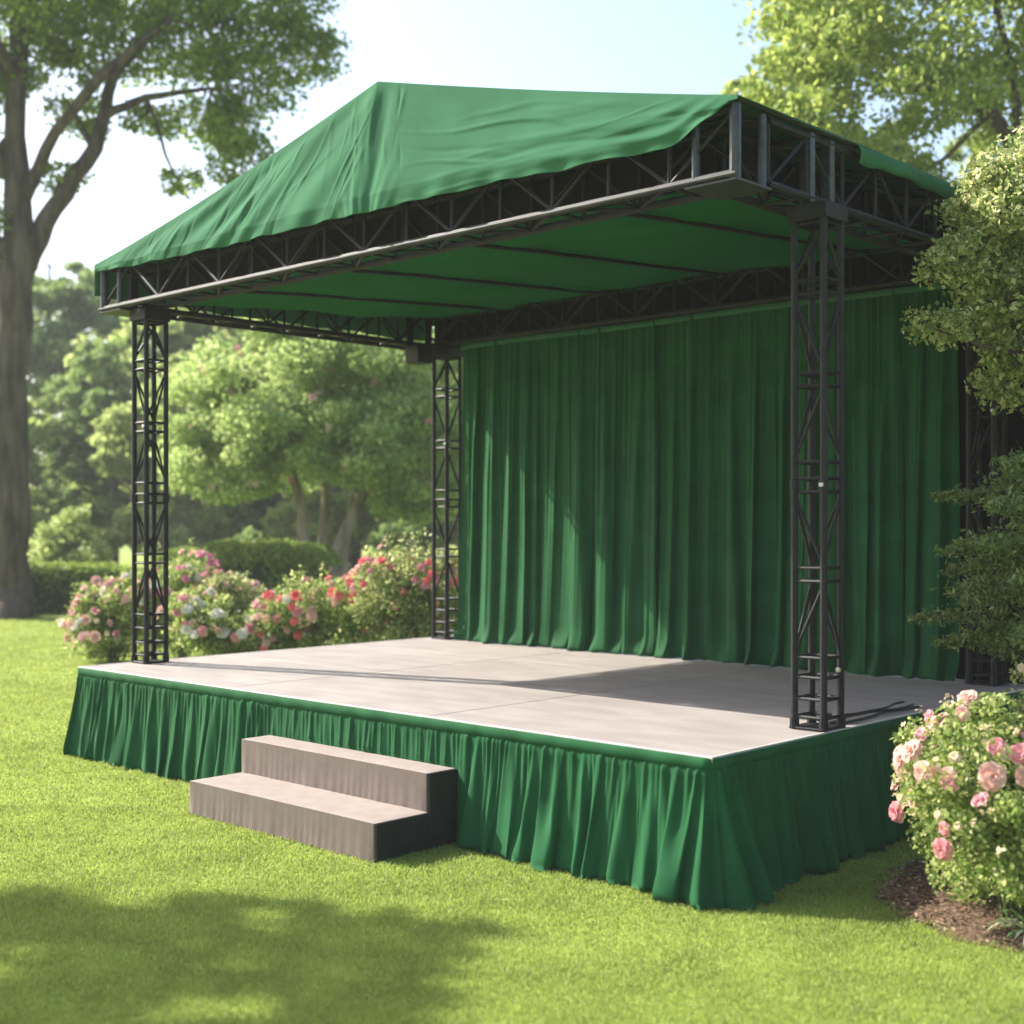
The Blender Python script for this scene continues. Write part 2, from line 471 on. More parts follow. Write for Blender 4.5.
# ------------------------------------------------------------------ steps
st = thing('stage_steps', 'two step block draped in brown cloth against the front of the stage', 'steps', ((STEP_X0+STEP_X1)/2, -0.37, 0))
def cloth_block(x0, x1, y0, y1, z0, z1, seed):
    """cloth covered riser: side sheet with soft creases plus top sheet"""
    rng = np.random.default_rng(seed)
    per = []
    def seg(a, b, n, nx, ny):
        for i in range(n): per.append((a[0]+(b[0]-a[0])*i/n, a[1]+(b[1]-a[1])*i/n, nx, ny))
    seg((x0, y1), (x0, y0), 40, -1, 0); seg((x0, y0), (x1, y0), 180, 0, -1)
    seg((x1, y0), (x1, y1), 50, 1, 0); seg((x1, y1), (x0, y1), 60, 0, 1)
    A = np.array(per); s = np.arange(len(A)) * 0.011
    nz = 16; P = np.zeros((len(A), nz, 3))
    ph = rng.uniform(0, 6, 6)
    d1 = np.minimum(abs(A[:,0]-x0), abs(A[:,0]-x1)); d2 = np.minimum(abs(A[:,1]-y0), abs(A[:,1]-y1))
    cor = np.clip(np.maximum(d1, d2) / 0.05, 0, 1)
    for j in range(nz):
        t = j / (nz - 1)
        w_ = 0.0012*np.sin(s*31+ph[0]+2*np.sin(s*3+ph[3])) + 0.0016*np.sin(s*9+ph[1]+t*1.5+1.5*np.sin(s*5)) + .004*np.clip(np.sin(s*17+ph[2]+2.2*np.sin(s*4.1)+.4*t), .8, 1)*5*.2 + .0012*np.sin(s*83+3*np.sin(s*7))
        o_ = (w_ * t * 1.1 + 0.008*t*t) * cor
        P[:, j, 0] = A[:,0] + A[:,2]*o_; P[:, j, 1] = A[:,1] + A[:,3]*o_
        P[:, j, 2] = z1 - (z1 - z0) * t
    side = grid_obj('riser_cloth', P, 'step_cloth', None, closed=True)
    nx, ny = 60, 16
    X, Y = np.meshgrid(np.linspace(x0, x1, nx), np.linspace(y0, y1, ny), indexing='ij')
    ed = np.minimum(np.minimum(X-x0, x1-X), np.minimum(Y-y0, y1-Y))
    Z = z1 + 0.006*(1-np.exp(-ed/0.02)) + 0.0012*np.sin(X*17+ph[4])*np.sin(Y*23+ph[5])*(ed>0)
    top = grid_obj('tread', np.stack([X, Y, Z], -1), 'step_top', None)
    return side, top
for (y0, z0, z1, sd_) in ((-0.70, 0.004, 0.232, 3), (-0.27, 0.2, 0.472, 9)):
    hold = bpy.data.objects.new('step', None)
    dm = MB()
    dm.box((STEP_X0+.012, y0+.012, z0), (STEP_X1-.012, (-0.045 if z1 > .3 else -.275), z1-.006))
    if z1 < .3:
        dm.box((STEP_X0+.012, -.27, z0), (STEP_X1-.012, -.028, .199))
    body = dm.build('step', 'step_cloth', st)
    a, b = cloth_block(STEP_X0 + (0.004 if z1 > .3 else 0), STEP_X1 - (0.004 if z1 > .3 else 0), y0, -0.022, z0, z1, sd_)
    sm_ = MB(); sm_.box((STEP_X1 + .0125, y0 + .004, z0), (STEP_X1 + .0165, (-.030 if z1 > .3 else -.276), z1 - .002)); sm_.build('side_shade_panel', 'side_shade_dark', body)  # dark sheet standing in for shade on the right side
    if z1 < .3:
        sm_ = MB(); sm_.box((STEP_X1 + .0125, -.274, z0), (STEP_X1 + .0165, -.030, .199)); sm_.build('side_shade_panel', 'side_shade_dark', body)  # same painted shade below the upper step
    wl = worldloc(body)
    for o in (a, b):
        o.parent = body; o.location = (-wl.x, -wl.y, -wl.z)

# ------------------------------------------------------------------ canopy structure
RX0, RX1, RY0, RY1 = -0.268, 6.557, 0.396, 4.44
ZB, ZT = 3.975, 4.340
canopy = thing('stage_canopy', 'black lattice truss canopy with green gabled fabric roof over the stage', 'canopy', (SW/2, SD/2, SH))

def box_truss(A, B, inward, bays, name, mat='black_steel', rc=0.026, h=None):
    """A->B outer bottom corners; inward = unit vector to the inner side"""
    A = Vector(A); B = Vector(B); inw = Vector(inward) * 0.30; up = Vector((0, 0, h or (ZT - ZB)))
    m = MB()
    for o_ in (Vector((0,0,0)), inw, up, inw + up):
        m.tube([A + o_, B + o_], rc, 10)
    for face, off in (('outer', Vector((0,0,0))), ('inner', inw)):
        for k in range(bays + 1):
            p = A.lerp(B, k / bays) + off
            m.tube([p, p + up], 0.014, 6)
        for k in range(bays):
            p = A.lerp(B, k / bays) + off; q = A.lerp(B, (k + 1) / bays) + off
            if (k + (face == 'inner')) % 2: p, q = q, p
            m.tube([p + up*.02, q + up*.98], 0.013, 6)
    for k in range(bays):
        for zz in (Vector((0,0,0)), up):
            p = A.lerp(B, k / bays) + zz; q = A.lerp(B, (k + 1) / bays) + zz
            m.tube([p, p + inw], 0.013, 6)
            m.tube([p + inw if k % 2 else p, q if k % 2 else q + inw], 0.011, 6)
    return m.build(name, mat, canopy, smooth=False)

front_t = box_truss((RX0, RY0, ZB), (RX1, RY0, ZB), (0, 1, 0), 15, 'roof_truss')
back_t = box_truss((RX0, RY1, ZB), (RX1, RY1, ZB), (0, -1, 0), 15, 'roof_truss')
left_t = box_truss((RX0, RY0 + .33, ZB), (RX0, RY1 - .33, ZB), (1, 0, 0), 8, 'roof_truss')
right_t = box_truss((RX1, RY0 + .33, ZB), (RX1, RY1 - .33, ZB), (-1, 0, 0), 8, 'roof_truss')
# bright rubbed lower rail and corner uprights on the front truss
m = MB()
m.tube([(RX0 - .03, RY0 - .038, ZB - .012), (RX1 + .03, RY0 - .038, ZB - .012)], 0.013, 10)
m.build('front_rail', 'rail_steel', front_t)
for (x, y) in ((RX0, RY0), (RX1, RY0), (RX0, RY1), (RX1, RY1)):
    m = MB()
    ix = 1 if x == RX0 else -1; iy = 1 if y == RY0 else -1
    for dx, dy in ((0, 0), (.27, 0), (0, .27)):
        m.tube([(x + ix*dx, y + iy*dy, ZB - .03), (x + ix*dx, y + iy*dy, ZT + .02)], 0.034 if dx == dy else .024, 10)
    m.box((min(x, x+ix*.33)-.03*(ix>0), min(y, y+iy*.33)-.03*(iy>0), ZB - .045), (max(x, x+ix*.33)+.03*(ix<0), max(y, y+iy*.33)+.03*(iy<0), ZB - .029), 0.003)
    cb = m.build('corner_block', 'worn_steel' if y == RY0 else 'black_steel', canopy)

rngc = np.random.default_rng(5)
def tower(x, y, rot, seed):
    rng = np.random.default_rng(seed)
    s = 0.100; hc = 0.0225
    z0, z1 = SH + 0.018, ZB - 0.05
    m = MB()
    cs = [(-s, -s), (s, -s), (s, s), (-s, s)]
    for (a, b) in cs:
        m.tube([(x+a, y+b, z0), (x+a, y+b, z1)], hc, square=False, n=10)
    L = z1 - z0
    lev = [0.06, 0.17, 0.30, 0.42, 0.88, 0.96, 1.42, 1.50, 1.60, 2.06, 2.14, 2.62, 2.70, L - .10, L - .02]
    for z in lev:
        for k in range(4):
            a, b = cs[k], cs[(k+1) % 4]
            m.tube([(x+a[0], y+a[1], z0+z), (x+b[0], y+b[1], z0+z)], 0.011, 6)
    gaps = [(.42, .88), (.96, 1.42), (1.60, 2.06), (2.14, 2.62), (2.70, L-.10)]
    for gi, (za, zb) in enumerate(gaps):
        for k in range(4):
            a, b = cs[k], cs[(k+1) % 4]
            if (gi + k) % 2: a, b = b, a
            m.tube([(x+a[0], y+a[1], z0+za+.02), (x+b[0], y+b[1], z0+zb-.02)], 0.011, 6)
    for (a, b) in cs:                               # bolted section joints and feet
        for zz in (0.02, 1.46, L - .05):
            m.tube([(x+a, y+b, z0+zz-.03), (x+a, y+b, z0+zz+.03)], hc+.007, 10)
    t = m.build('truss_tower', 'black_steel', canopy)
    m = MB()
    m.box((x-.125, y-.125, SH+.0045), (x+.112, y+.125, SH+.0175), 0.003)
    m.build('base_plate', 'black_steel', t)
    m = MB()                                        # sleeve block that carries the roof
    m.box((x-.132, y-.132, z1-.085), (x+.132, y+.132, z1+.015), 0.006)
    m.build('sleeve_block', 'black_steel', t)
    for (zz, k) in (((1.46, 1), (0.34, 2)) if seed == 2 else ((2.10, 1),)):
        m = MB(); a, b = cs[k]
        m.box((x+a-.016, y+b-.037, z0+zz-.014), (x+a+.016, y+b-.0205, z0+zz+.014), 0.004)
        m.build('coupler_clamp', 'bright_metal', t)
    return t
tower(0.137, 0.62, 0, 1)
tower(6.558, 1.28, 0, 2)
tower(0.25, 4.22, 0, 3)
tower(6.331, 4.201, 0, 4)
# uprights of the roof hoist above the front right tower
m = MB()
for dx, dy in ((-.06, -.09), (-.06, .14)):
    m.box((RX1+.034+dx-.02, 1.28+dy-.028, ZB - .03), (RX1+.034+dx+.05, 1.28+dy+.028, ZT + .03), 0.006)
m.build('hoist_sleeve', 'worn_steel', canopy)
# hanging bracket box at the far left corner
m = MB(); m.box((0.03, 3.80, ZB-.22), (.24, 4.02, ZB-.03), 0.01)
m.build('power_box', 'black_rubber', canopy)
# rafters below the liner
for x in (1.15, 2.55, 3.95, 5.35):
    m = MB()
    zs = [(RY0+.30, ZB+.035), (1.6, ZB+.11), (3.0, ZB+.20), (RY1-.30, ZB+.275)]
    m.tube([(x, y, z) for y, z in zs], 0.016, 8)
    m.build('rafter', 'black_steel', canopy)

# black cloth behind back truss and beside curtain; other two sheets are painted-in shade
m = MB(); m.box((RX0 + .36, RY0 + .335, ZB + .07), (RX1 - .36, RY0 + .339, ZT - .03)); m.build('valance_shade_sheet', 'cloth_and_shade_black', canopy)  # sheet blackens the shaded void seen through the front lattice
m = MB(); m.box((RX0 + .05, RY1 + .032, ZB - .02), (RX1 - .04, RY1 + .036, ZT - .03)); m.build('valance_shade_sheet', 'cloth_and_shade_black', canopy)
m = MB(); m.box((RX1 - .338, RY0 + .36, ZB + .09), (RX1 - .334, RY1 - .36, ZT - .03)); m.build('valance_shade_sheet', 'cloth_and_shade_black', canopy)  # sheet put in for the dark interior behind the right truss
m = MB(); m.box((6.02, 4.330, SH + .006), (6.64, 4.336, ZB - .03)); m.build('black_side_drape', 'cloth_and_shade_black', canopy)

# fabric ceiling liner, gently sagging between rafters
def liner():
    nx, ny = 160, 60
    X, Y = np.meshgrid(np.linspace(RX0+.33, RX1-.33, nx), np.linspace(RY0+.32, RY1-.32, ny), indexing='ij')
    t = (Y - RY0) / (RY1 - RY0)
    sag = 0.5 - 0.5*np.cos((X-1.15)/1.4*2*np.pi)
    Z = ZB + 0.055 + 0.26*t - 0.028*sag*np.sin(np.pi*t) + 0.012*np.sin(X*2.1+Y*3.4+1.3*np.sin(X*1.3)) + .006*np.sin(7*X-9*Y+2*np.sin(Y*2)) + .004*np.sin(12*X+5*Y)
    grid_obj('ceiling_liner', np.stack([X, Y, Z], -1), 'liner', canopy, thick=0.004)
liner()

# gabled roof tarpaulin: front panel + two slopes + back panel
AX, AZ = 3.47, 5.20
def eave_hang(x):
    u = (x - RX0) / (RX1 - RX0)
    h = 0.035 + 0.075*np.clip(u/.3, 0, 1) + 0.045*np.clip((u-.5)/.4, 0, 1)
    h = h + 0.005*np.sin(x*7.3+1.0)*np.clip(u*3, 0, 1) + 0.003*np.sin(x*15.1+2) + .006*np.sin(x*2.1+1)
    h = h * (1 - np.clip((u - 0.935)/0.065, 0, 1)**1.6)
    return h - 0.02*np.clip((u - 0.935)/0.065, 0, 1)
def tarp():
    e = 0.055
    x0, x1 = RX0 - e, RX1 + e
    def ztop(x):                                    # gable outline, slightly sagging between ridge and eaves
        l = np.clip((x - x0)/(AX - x0), 0, 1); r = np.clip((x1 - x)/(x1 - AX), 0, 1)
        t = np.minimum(l, r)
        return ZT + .045 + (AZ - ZT - .045)*t - 0.008*np.sin(np.pi*t)
    nx, nz = 900, 120
    X1 = np.linspace(x0, x1, nx); V = np.linspace(0, 1, nz)
    X, T = np.meshgrid(X1, V, indexing='ij')
    zb = ZT + 0.005 - eave_hang(X); zt = ztop(X)
    Z = zb + (zt - zb)*T
    u = (X - AX)
    hh = np.clip((Z - ZT)/(AZ - ZT), 0, 1)
    # panel leans back a little and its centre is pushed forward by the ridge pole
    Y = RY0 - .062 + 0.34*hh
    centre = np.clip(1 - np.abs(u)/3.4, 0, 1)
    Y -= 0.30*centre*(0.25+.75*hh) * 0.8
    # creases: long diagonal drapes on the left, shallow ones on the right, tight folds at the centre
    a = Z + 0.32*X
    env = np.clip(zt - Z, 0, .12)/.12
    ql = X*.80 - Z*1.25; wr = 0.014*np.abs(np.sin(4.1*ql + 1.2*np.sin(1.3*X+.5)))**.6 * np.sin(9.0*ql+.9*np.sin(2.1*X)) * (u < 0) * np.clip(-u/.5, 0, 1)
    wr += 0.012*np.sin(24*(X*.6 - Z*1.0) + 2.0*np.sin(3.1*X)+.6*np.sin(6*Z)) * (u < 0) * np.clip(-u/.6, 0, 1) * (0.5+.5*np.sin(1.9*X+2.5*Z))
    dz = Z - zb; uu = np.clip(u/3.1, 0, 1)
    wr += (0.010*np.exp(-((dz-.09)/.028)**2) - .006*np.exp(-((dz-.15)/.03)**2) + 0.008*np.exp(-((dz-.20-.10*(1-uu))/.025)**2) + .007*np.exp(-((dz-.32-.2*(1-uu))/.03)**2) + .006*np.exp(-((dz-.46-.3*(1-uu))/.035)**2))*np.clip(uu*1.8-.25, 0, 1)*(1+.3*np.sin(X*4))
    wr += 0.0015*np.sin(20*(Z*1.4 + X*.36) + 1.9*np.sin(2.3*X)) * (u > 0) * np.clip(u/.9, 0, 1)
    fan = np.exp(-(u/.55)**2)
    wr += 0.004*np.exp(-(u/.28)**2)*np.sin(np.arctan2(u, (Z-ZT)+.6)*40)*(1-hh)
    wr += 0.014*np.exp(-((u+.05)/.06)**2) - 0.020*np.exp(-((u-.10)/.07)**2)
    wr += 0.010*np.sin(X*9+1)*np.clip(1-T*5, 0, 1) + .008*np.sin(X*21)*np.clip(1-T*6, 0, 1)
    rt = np.random.default_rng(23)
    for i in range(75):                             # small sharp creases
        if i < 38:
            cx_ = rt.uniform(x0+.5, AX-.1); top_ = ZT + (AZ-ZT)*(cx_-x0)/(AX-x0)
            cz_ = rt.uniform(ZT-.05, top_); an = rt.uniform(.75, 1.15); ln_ = rt.uniform(.12, .45)
        elif i < 50:
            cx_ = AX + rt.normal()*.25; cz_ = rt.uniform(ZT-.05, AZ-.15); an = math.pi/2 + rt.normal()*.12; ln_ = rt.uniform(.1, .3)
        else:
            cx_ = rt.uniform(AX+.4, x1-.2); top_ = ZT + (AZ-ZT)*(x1-cx_)/(x1-AX)
            cz_ = ZT - .1 + (top_-ZT+.1)*rt.uniform(0, 1)**1.5; an = -.06 + rt.normal()*.10 - .18*(cz_-ZT); ln_ = rt.uniform(.2, .7)
        ca, sa = math.cos(an), math.sin(an)
        al = (X-cx_)*ca + (Z-cz_)*sa; ac = -(X-cx_)*sa + (Z-cz_)*ca + .02*np.sin(al*5+i)
        m_ = (np.abs(al) < ln_*2.4) & (np.abs(ac) < .12)
        wr = wr + np.where(m_, rt.uniform(.003, .0075)*(1 if rt.uniform() < .7 else -1)*np.exp(-(al/ln_)**2)*np.exp(-(ac/rt.uniform(.012, .030))**2), 0)
    Y -= wr*env
    Pf = np.stack([X, Y, Z], -1)
    root = grid_obj('roof_fabric', Pf, 'tarp', canopy, thick=0.004)
    # slopes share the gable's top outline
    top = Pf[:, -1, :]
    ny = 60
    W_ = np.linspace(0, 1, ny)
    S = np.zeros((nx, ny, 3))
    for j, t in enumerate(W_):
        yb = RY1 + 0.06 - 0.30*np.clip((top[:, 2]-ZT)/(AZ-ZT), 0, 1)
        S[:, j, 0] = top[:, 0]; S[:, j, 1] = top[:, 1]*(1-t) + yb*t
        S[:, j, 2] = top[:, 2] - 0.05*np.sin(np.pi*t)*np.clip((top[:,2]-ZT-.05)/.3, 0, 1) + (0.008*np.sin(top[:,0]*5+t*17)*np.sin(np.pi*t))
    slope = grid_obj('roof_slope_fabric', S, 'tarp', canopy, thick=0.004)
    back = S[:, -1, :]
    B = np.zeros((nx, 12, 3))
    for j, t in enumerate(np.linspace(0, 1, 12)):
        B[:, j, 0] = back[:, 0]; B[:, j, 1] = back[:, 1]*(1-t) + (RY1+.062)*t; B[:, j, 2] = back[:, 2]*(1-t) + (ZT - .08)*t
    grid_obj('back_gable_fabric', B, 'tarp', canopy, thick=0.004)
    # side eaves rolled over the top chords
    for side in (0, 1):
        ys = np.linspace(RY0 - .05, RY1 + .06, 200)
        if side: ys = np.linspace(RY0 + 1.25, RY1 + .06, 160)
        prof = [(0.0, .046), (.030, .035), (.046, .0), (.042, -.035), (.030, -.07)]
        if not side: prof = [(0.0, .046), (.02, .03), (.03, .0), (.034, -.12), (.030, -.25)]
        E_ = np.zeros((len(ys), len(prof), 3))
        for j, (ox, oz) in enumerate(prof):
            wob = 0.010*np.sin(ys*6+side)*(j/4) + .005*np.sin(ys*17)*(j/4)
            xx = (RX1 + e - .004 + ox) if side else (RX0 - e + .004 - ox)
            E_[:, j, 0] = xx + wob*.5*(1 if side else -1); E_[:, j, 1] = ys; E_[:, j, 2] = ZT + oz + wob
        grid_obj('eave_fabric', E_, 'tarp', canopy, thick=0.004)
    m = MB(); m.tube([(AX, RY0+.30, AZ-.10), (AX, RY1-.25, AZ-.10)], 0.03, 8)
    m.tube([(AX, RY0+.30, ZB+.1), (AX, RY0+.30, AZ-.10)], .025, 8); m.tube([(AX, RY1-.25, ZB+.3), (AX, RY1-.25, AZ-.10)], .025, 8)
    m.build('ridge_pole', 'black_steel', canopy)
    m = MB(); m.tube([(RX1+.02, RY0-.02, ZT+.045), (RX1+.025, RY0+1.3, ZT+.05)], 0.020, 8)
    m.build('eave_rail', 'black_steel', canopy)
tarp()

# ------------------------------------------------------------------ curtain
def curtain():
    cur = thing('stage_curtain', 'tall pleated green curtain hanging across the back of the stage', 'curtain', (3.3, 4.20, SH))
    x0, x1, yc = 0.50, 6.08, 4.225
    ztop, zbot = ZB - .035, SH + .008
    nx, nz = 1500, 90
    s = np.linspace(0, x1 - x0, nx); T = np.linspace(0, 1, nz)
    S, T = np.meshgrid(s, T, indexing='ij')
    ph = 1.3*np.sin(1.1*S+.4) + .9*np.sin(2.7*S+1.0) + .5*np.sin(6.1*S+2)
    drift = 0.25*T*np.sin(1.7*S+1) + 0.12*T*T*np.sin(3.9*S)
    hi = 1 - .75*np.clip(T*1.5, 0, 1)
    lo = np.clip(T*1.3+.12, 0, 1)
    f1 = np.sin(2*np.pi*S/.078 + .8*ph)
    sk = lambda a, k: np.sin(a - k*np.sin(a))           # slow rise, quick fall
    f2 = sk(2*np.pi*S/.165 + 1.6*ph + drift*3, .45)
    f3 = sk(2*np.pi*S/.37 + 2.1*ph + drift*4, .55)
    f4 = np.sin(2*np.pi*S/.81 + 1.5*ph + 1)
    rg = np.random.default_rng(15)
    Lc = x1 - x0
    d = fold_field(s, T[0], Lc, rg, .20, lambda t: .075+.02*t, lambda t: .020+.016*t, lambda t: .020+.064*t**.8, .05, False)
    d = .13*np.tanh(d/.13)
    d += fold_field(s, T[0], Lc, rg, .075, lambda t: .030+.01*t, lambda t: .010+.004*t, lambda t: .016-.008*t, .03, False)
    d += fold_field(s, T[0], Lc, rg, .05, lambda t: .014, lambda t: .008, lambda t: .009*max(0, 1-t*1.6)+.002, .02, False)
    d += 0.018*lo*f4
    flare = 0.06*np.clip((T-.93)/.07, 0, 1)**2*(0.8+.6*np.sin(S*23+ph)) + .02*np.clip((T-.4)/.6, 0, 1)**2
    Y = yc - d - flare
    X = x0 + S + 0.018*lo*np.cos(2*np.pi*S/.165 + 1.6*ph) + .03*lo*np.cos(2*np.pi*S/.37+2.1*ph) - .035*(T**2)*(1-S/5.58) 
    Z = ztop - (ztop - zbot)*T
    Z += np.clip((T-.93)/.07, 0, 1)*0.004*(1+np.sin(2*np.pi*S/.12+ph)) - .004
    grid_obj('curtain_cloth', np.stack([X, Y, Z], -1), 'velvet', cur, thick=0.003)
    hb = np.zeros((nx, 4, 3))
    for j, (o_, z_) in enumerate(((-.020, .012), (-.034, .004), (-.036, -.035), (-.028, -.045))):
        hb[:, j, 0] = x0 + s; hb[:, j, 1] = yc + o_ - .004 + .003*np.sin(s*40); hb[:, j, 2] = ztop + z_ + .006*np.sin(s*2.1)
    grid_obj('header_band', hb, 'tarp', cur, thick=.003)
    m = MB(); m.tube([(x0-.1, yc, ztop+.012), (x1+.08, yc, ztop+.012)], .018, 8)
    m.build('curtain_rod', 'black_steel', cur)
curtain()

# black cable heap along the right edge of the deck
m = MB()
rng = np.random.default_rng(2)
for k in range(3):
    P_ = []
    for i in range(70):
        t = i/69
        y = 1.42 + 1.15*t
        P_.append((SW - .11 - .035*k + .03*math.sin(t*7+k*2) + .008*math.sin(t*17+k), y, SH + .010 + .010*k))
    m.tube(P_, .008, 6)
m.build('cable', 'black_rubber', None, smooth=True, org=(SW-.12, 1.95, SH+.003))
tag(bpy.data.objects['cable'], 'loose black cable run along the right edge of the stage floor', 'cable')

# ------------------------------------------------------------------ vegetation tools
def leaf_quads(P, size, rng, aspect=0.55, jitter=0.4, flat=0.0):
    n = len(P)
    a = rng.normal(size=(n, 3)); a[:, 2] *= (1-flat); a /= np.linalg.norm(a, axis=1, keepdims=True)
    b = rng.normal(size=(n, 3)); b[:, 2] *= (1-flat); b -= a*np.sum(a*b, axis=1, keepdims=True); b /= np.linalg.norm(b, axis=1, keepdims=True)
    L = size*rng.uniform(1-jitter, 1+jitter, n)[:, None]; W_ = L*aspect
    V = np.stack([P - a*L*.5, P + b*W_*.5 - a*L*.05, P + a*L*.5, P - b*W_*.5 - a*L*.05], 1).reshape(-1, 3)
    Q = np.arange(n*4).reshape(-1, 4)
    return V, Q

def blob_points(clumps, n, rng, subs=14, subr=0.30, flat=0.55, shell=0.45):
    """leaf positions in sub-clumps scattered through ellipsoids"""
    vol = np.array([c[3]*c[4]*c[5] for c in clumps])**(2/3); vol = vol/vol.sum()
    out = []
    for c, v in zip(clumps, vol):
        k = max(3, int(subs)); m = int(n*v)
        d = rng.normal(size=(k, 3)); d /= np.linalg.norm(d, axis=1, keepdims=True)
        rr = rng.uniform(shell, 1.0, (k, 1))**.6
        cen = np.array(c[:3]) + d*rr*np.array(c[3:6])
        wgt = rng.uniform(.4, 1.6, k); wgt /= wgt.sum()
        ci = rng.choice(k, m, p=wgt)
        sr = (rng.uniform(.6, 1.3, k)*subr)[ci][:, None]*np.array(c[3:6]).mean()
        g = rng.normal(size=(m, 3)); g /= (np.linalg.norm(g, axis=1, keepdims=True)+1e-6); g *= rng.uniform(0, 1, (m, 1))**.5
        g[:, 2] *= flat
        out.append(cen[ci] + g*sr*1.25)
    return np.concatenate(out)

def curve_pts(a, b, bend, rng, n=8):
    a = Vector(a); b = Vector(b); L = (b-a).length
    side = Vector(rng.normal(size=3)); up = Vector((0, 0, 1))
    P_ = []
    for i in range(n+1):
        t = i/n
        p = a.lerp(b, t) + up*(-bend*L*math.sin(math.pi*t)) + side*(0.03*L*math.sin(math.pi*t*2)) * (t*(1-t)*4)
        P_.append(p)
    return P_

def make_tree(name, label, cat, loc, trunk, limbs, clumps, nleaf, size, leafmat, barkmat, seed, group=None, subs=14, subr=.3, flat=.55, aspect=.6, twigs=3, leafpart='crown', parent_kind=None):
    """trunk: list of (x,y,z,r) local; limbs: list of paths [(x,y,z,r)...]; clumps: ellipsoids local"""
    rng = np.random.default_rng(seed)
    t = thing(name, label, cat, loc, group)
    m = MB()
    def pth(p):
        P_ = [Vector(q[:3]) for q in p]; r_ = [q[3] for q in p]
        # subdivide with wobble
        A = []; B = []
        for i in range(len(P_)-1):
            for k in range(4):
                u = k/4
                q = P_[i].lerp(P_[i+1], u) + Vector(rng.normal(size=3))*r_[i]*(.10 if k else 0)
                A.append(q); B.append(r_[i]*(1-u)+r_[i+1]*u)
        A.append(P_[-1]); B.append(r_[-1])
        m.tube(A, B, 10)
    pth(trunk)
    ends = [Vector(q[:3]) for q in trunk[1:]]; er = [q[3] for q in trunk[1:]]
    for l in limbs:
        pth(l); ends += [Vector(q[:3]) for q in l[1:]]; er += [q[3] for q in l[1:]]
    for c in clumps:
        cc = Vector(c[:3])
        k = min(range(len(ends)), key=lambda i: (ends[i]-cc).length)
        r0 = max(0.02, er[k]*.7)
        P_ = curve_pts(ends[k], cc, 0.06, rng, 5)
        m.tube(P_, list(np.linspace(r0, r0*.35, len(P_))), 7)
        for q in range(twigs):
            d = Vector(rng.normal(size=3)).normalized()
            e_ = cc + Vector((d.x*c[3], d.y*c[4], abs(d.z)*c[5]*.8))*.8
            P2 = curve_pts(P_[-2], e_, .05, rng, 4)
            m.tube(P2, list(np.linspace(r0*.4, r0*.10, len(P2))), 5)
    for i, v in enumerate(m.v): m.v[i] = (v[0]+loc[0], v[1]+loc[1], v[2]+loc[2])
    m.build('trunk', barkmat, t, smooth=True)
    P_ = blob_points(clumps, nleaf, rng, subs, subr, flat)
    V, Q = leaf_quads(P_, size, rng, aspect)
    link(leafpart, mesh_np(leafpart, V, Q), leafmat, t)
    return t

def copy_thing(t, loc, rz, sc_, label):
    r = t.copy(); C.objects.link(r); r.location = loc; r.rotation_euler = (0, 0, rz); r.scale = (sc_, sc_, sc_); r['label'] = label
    for ch in list(t.children):
        c = ch.copy(); C.objects.link(c); c.parent = r
    return r

def L3(r, f, base):
    """offset of camera-relative ground point from base, as local x,y"""
    g = G(r, f); return g[0]-base[0], g[1]-base[1]

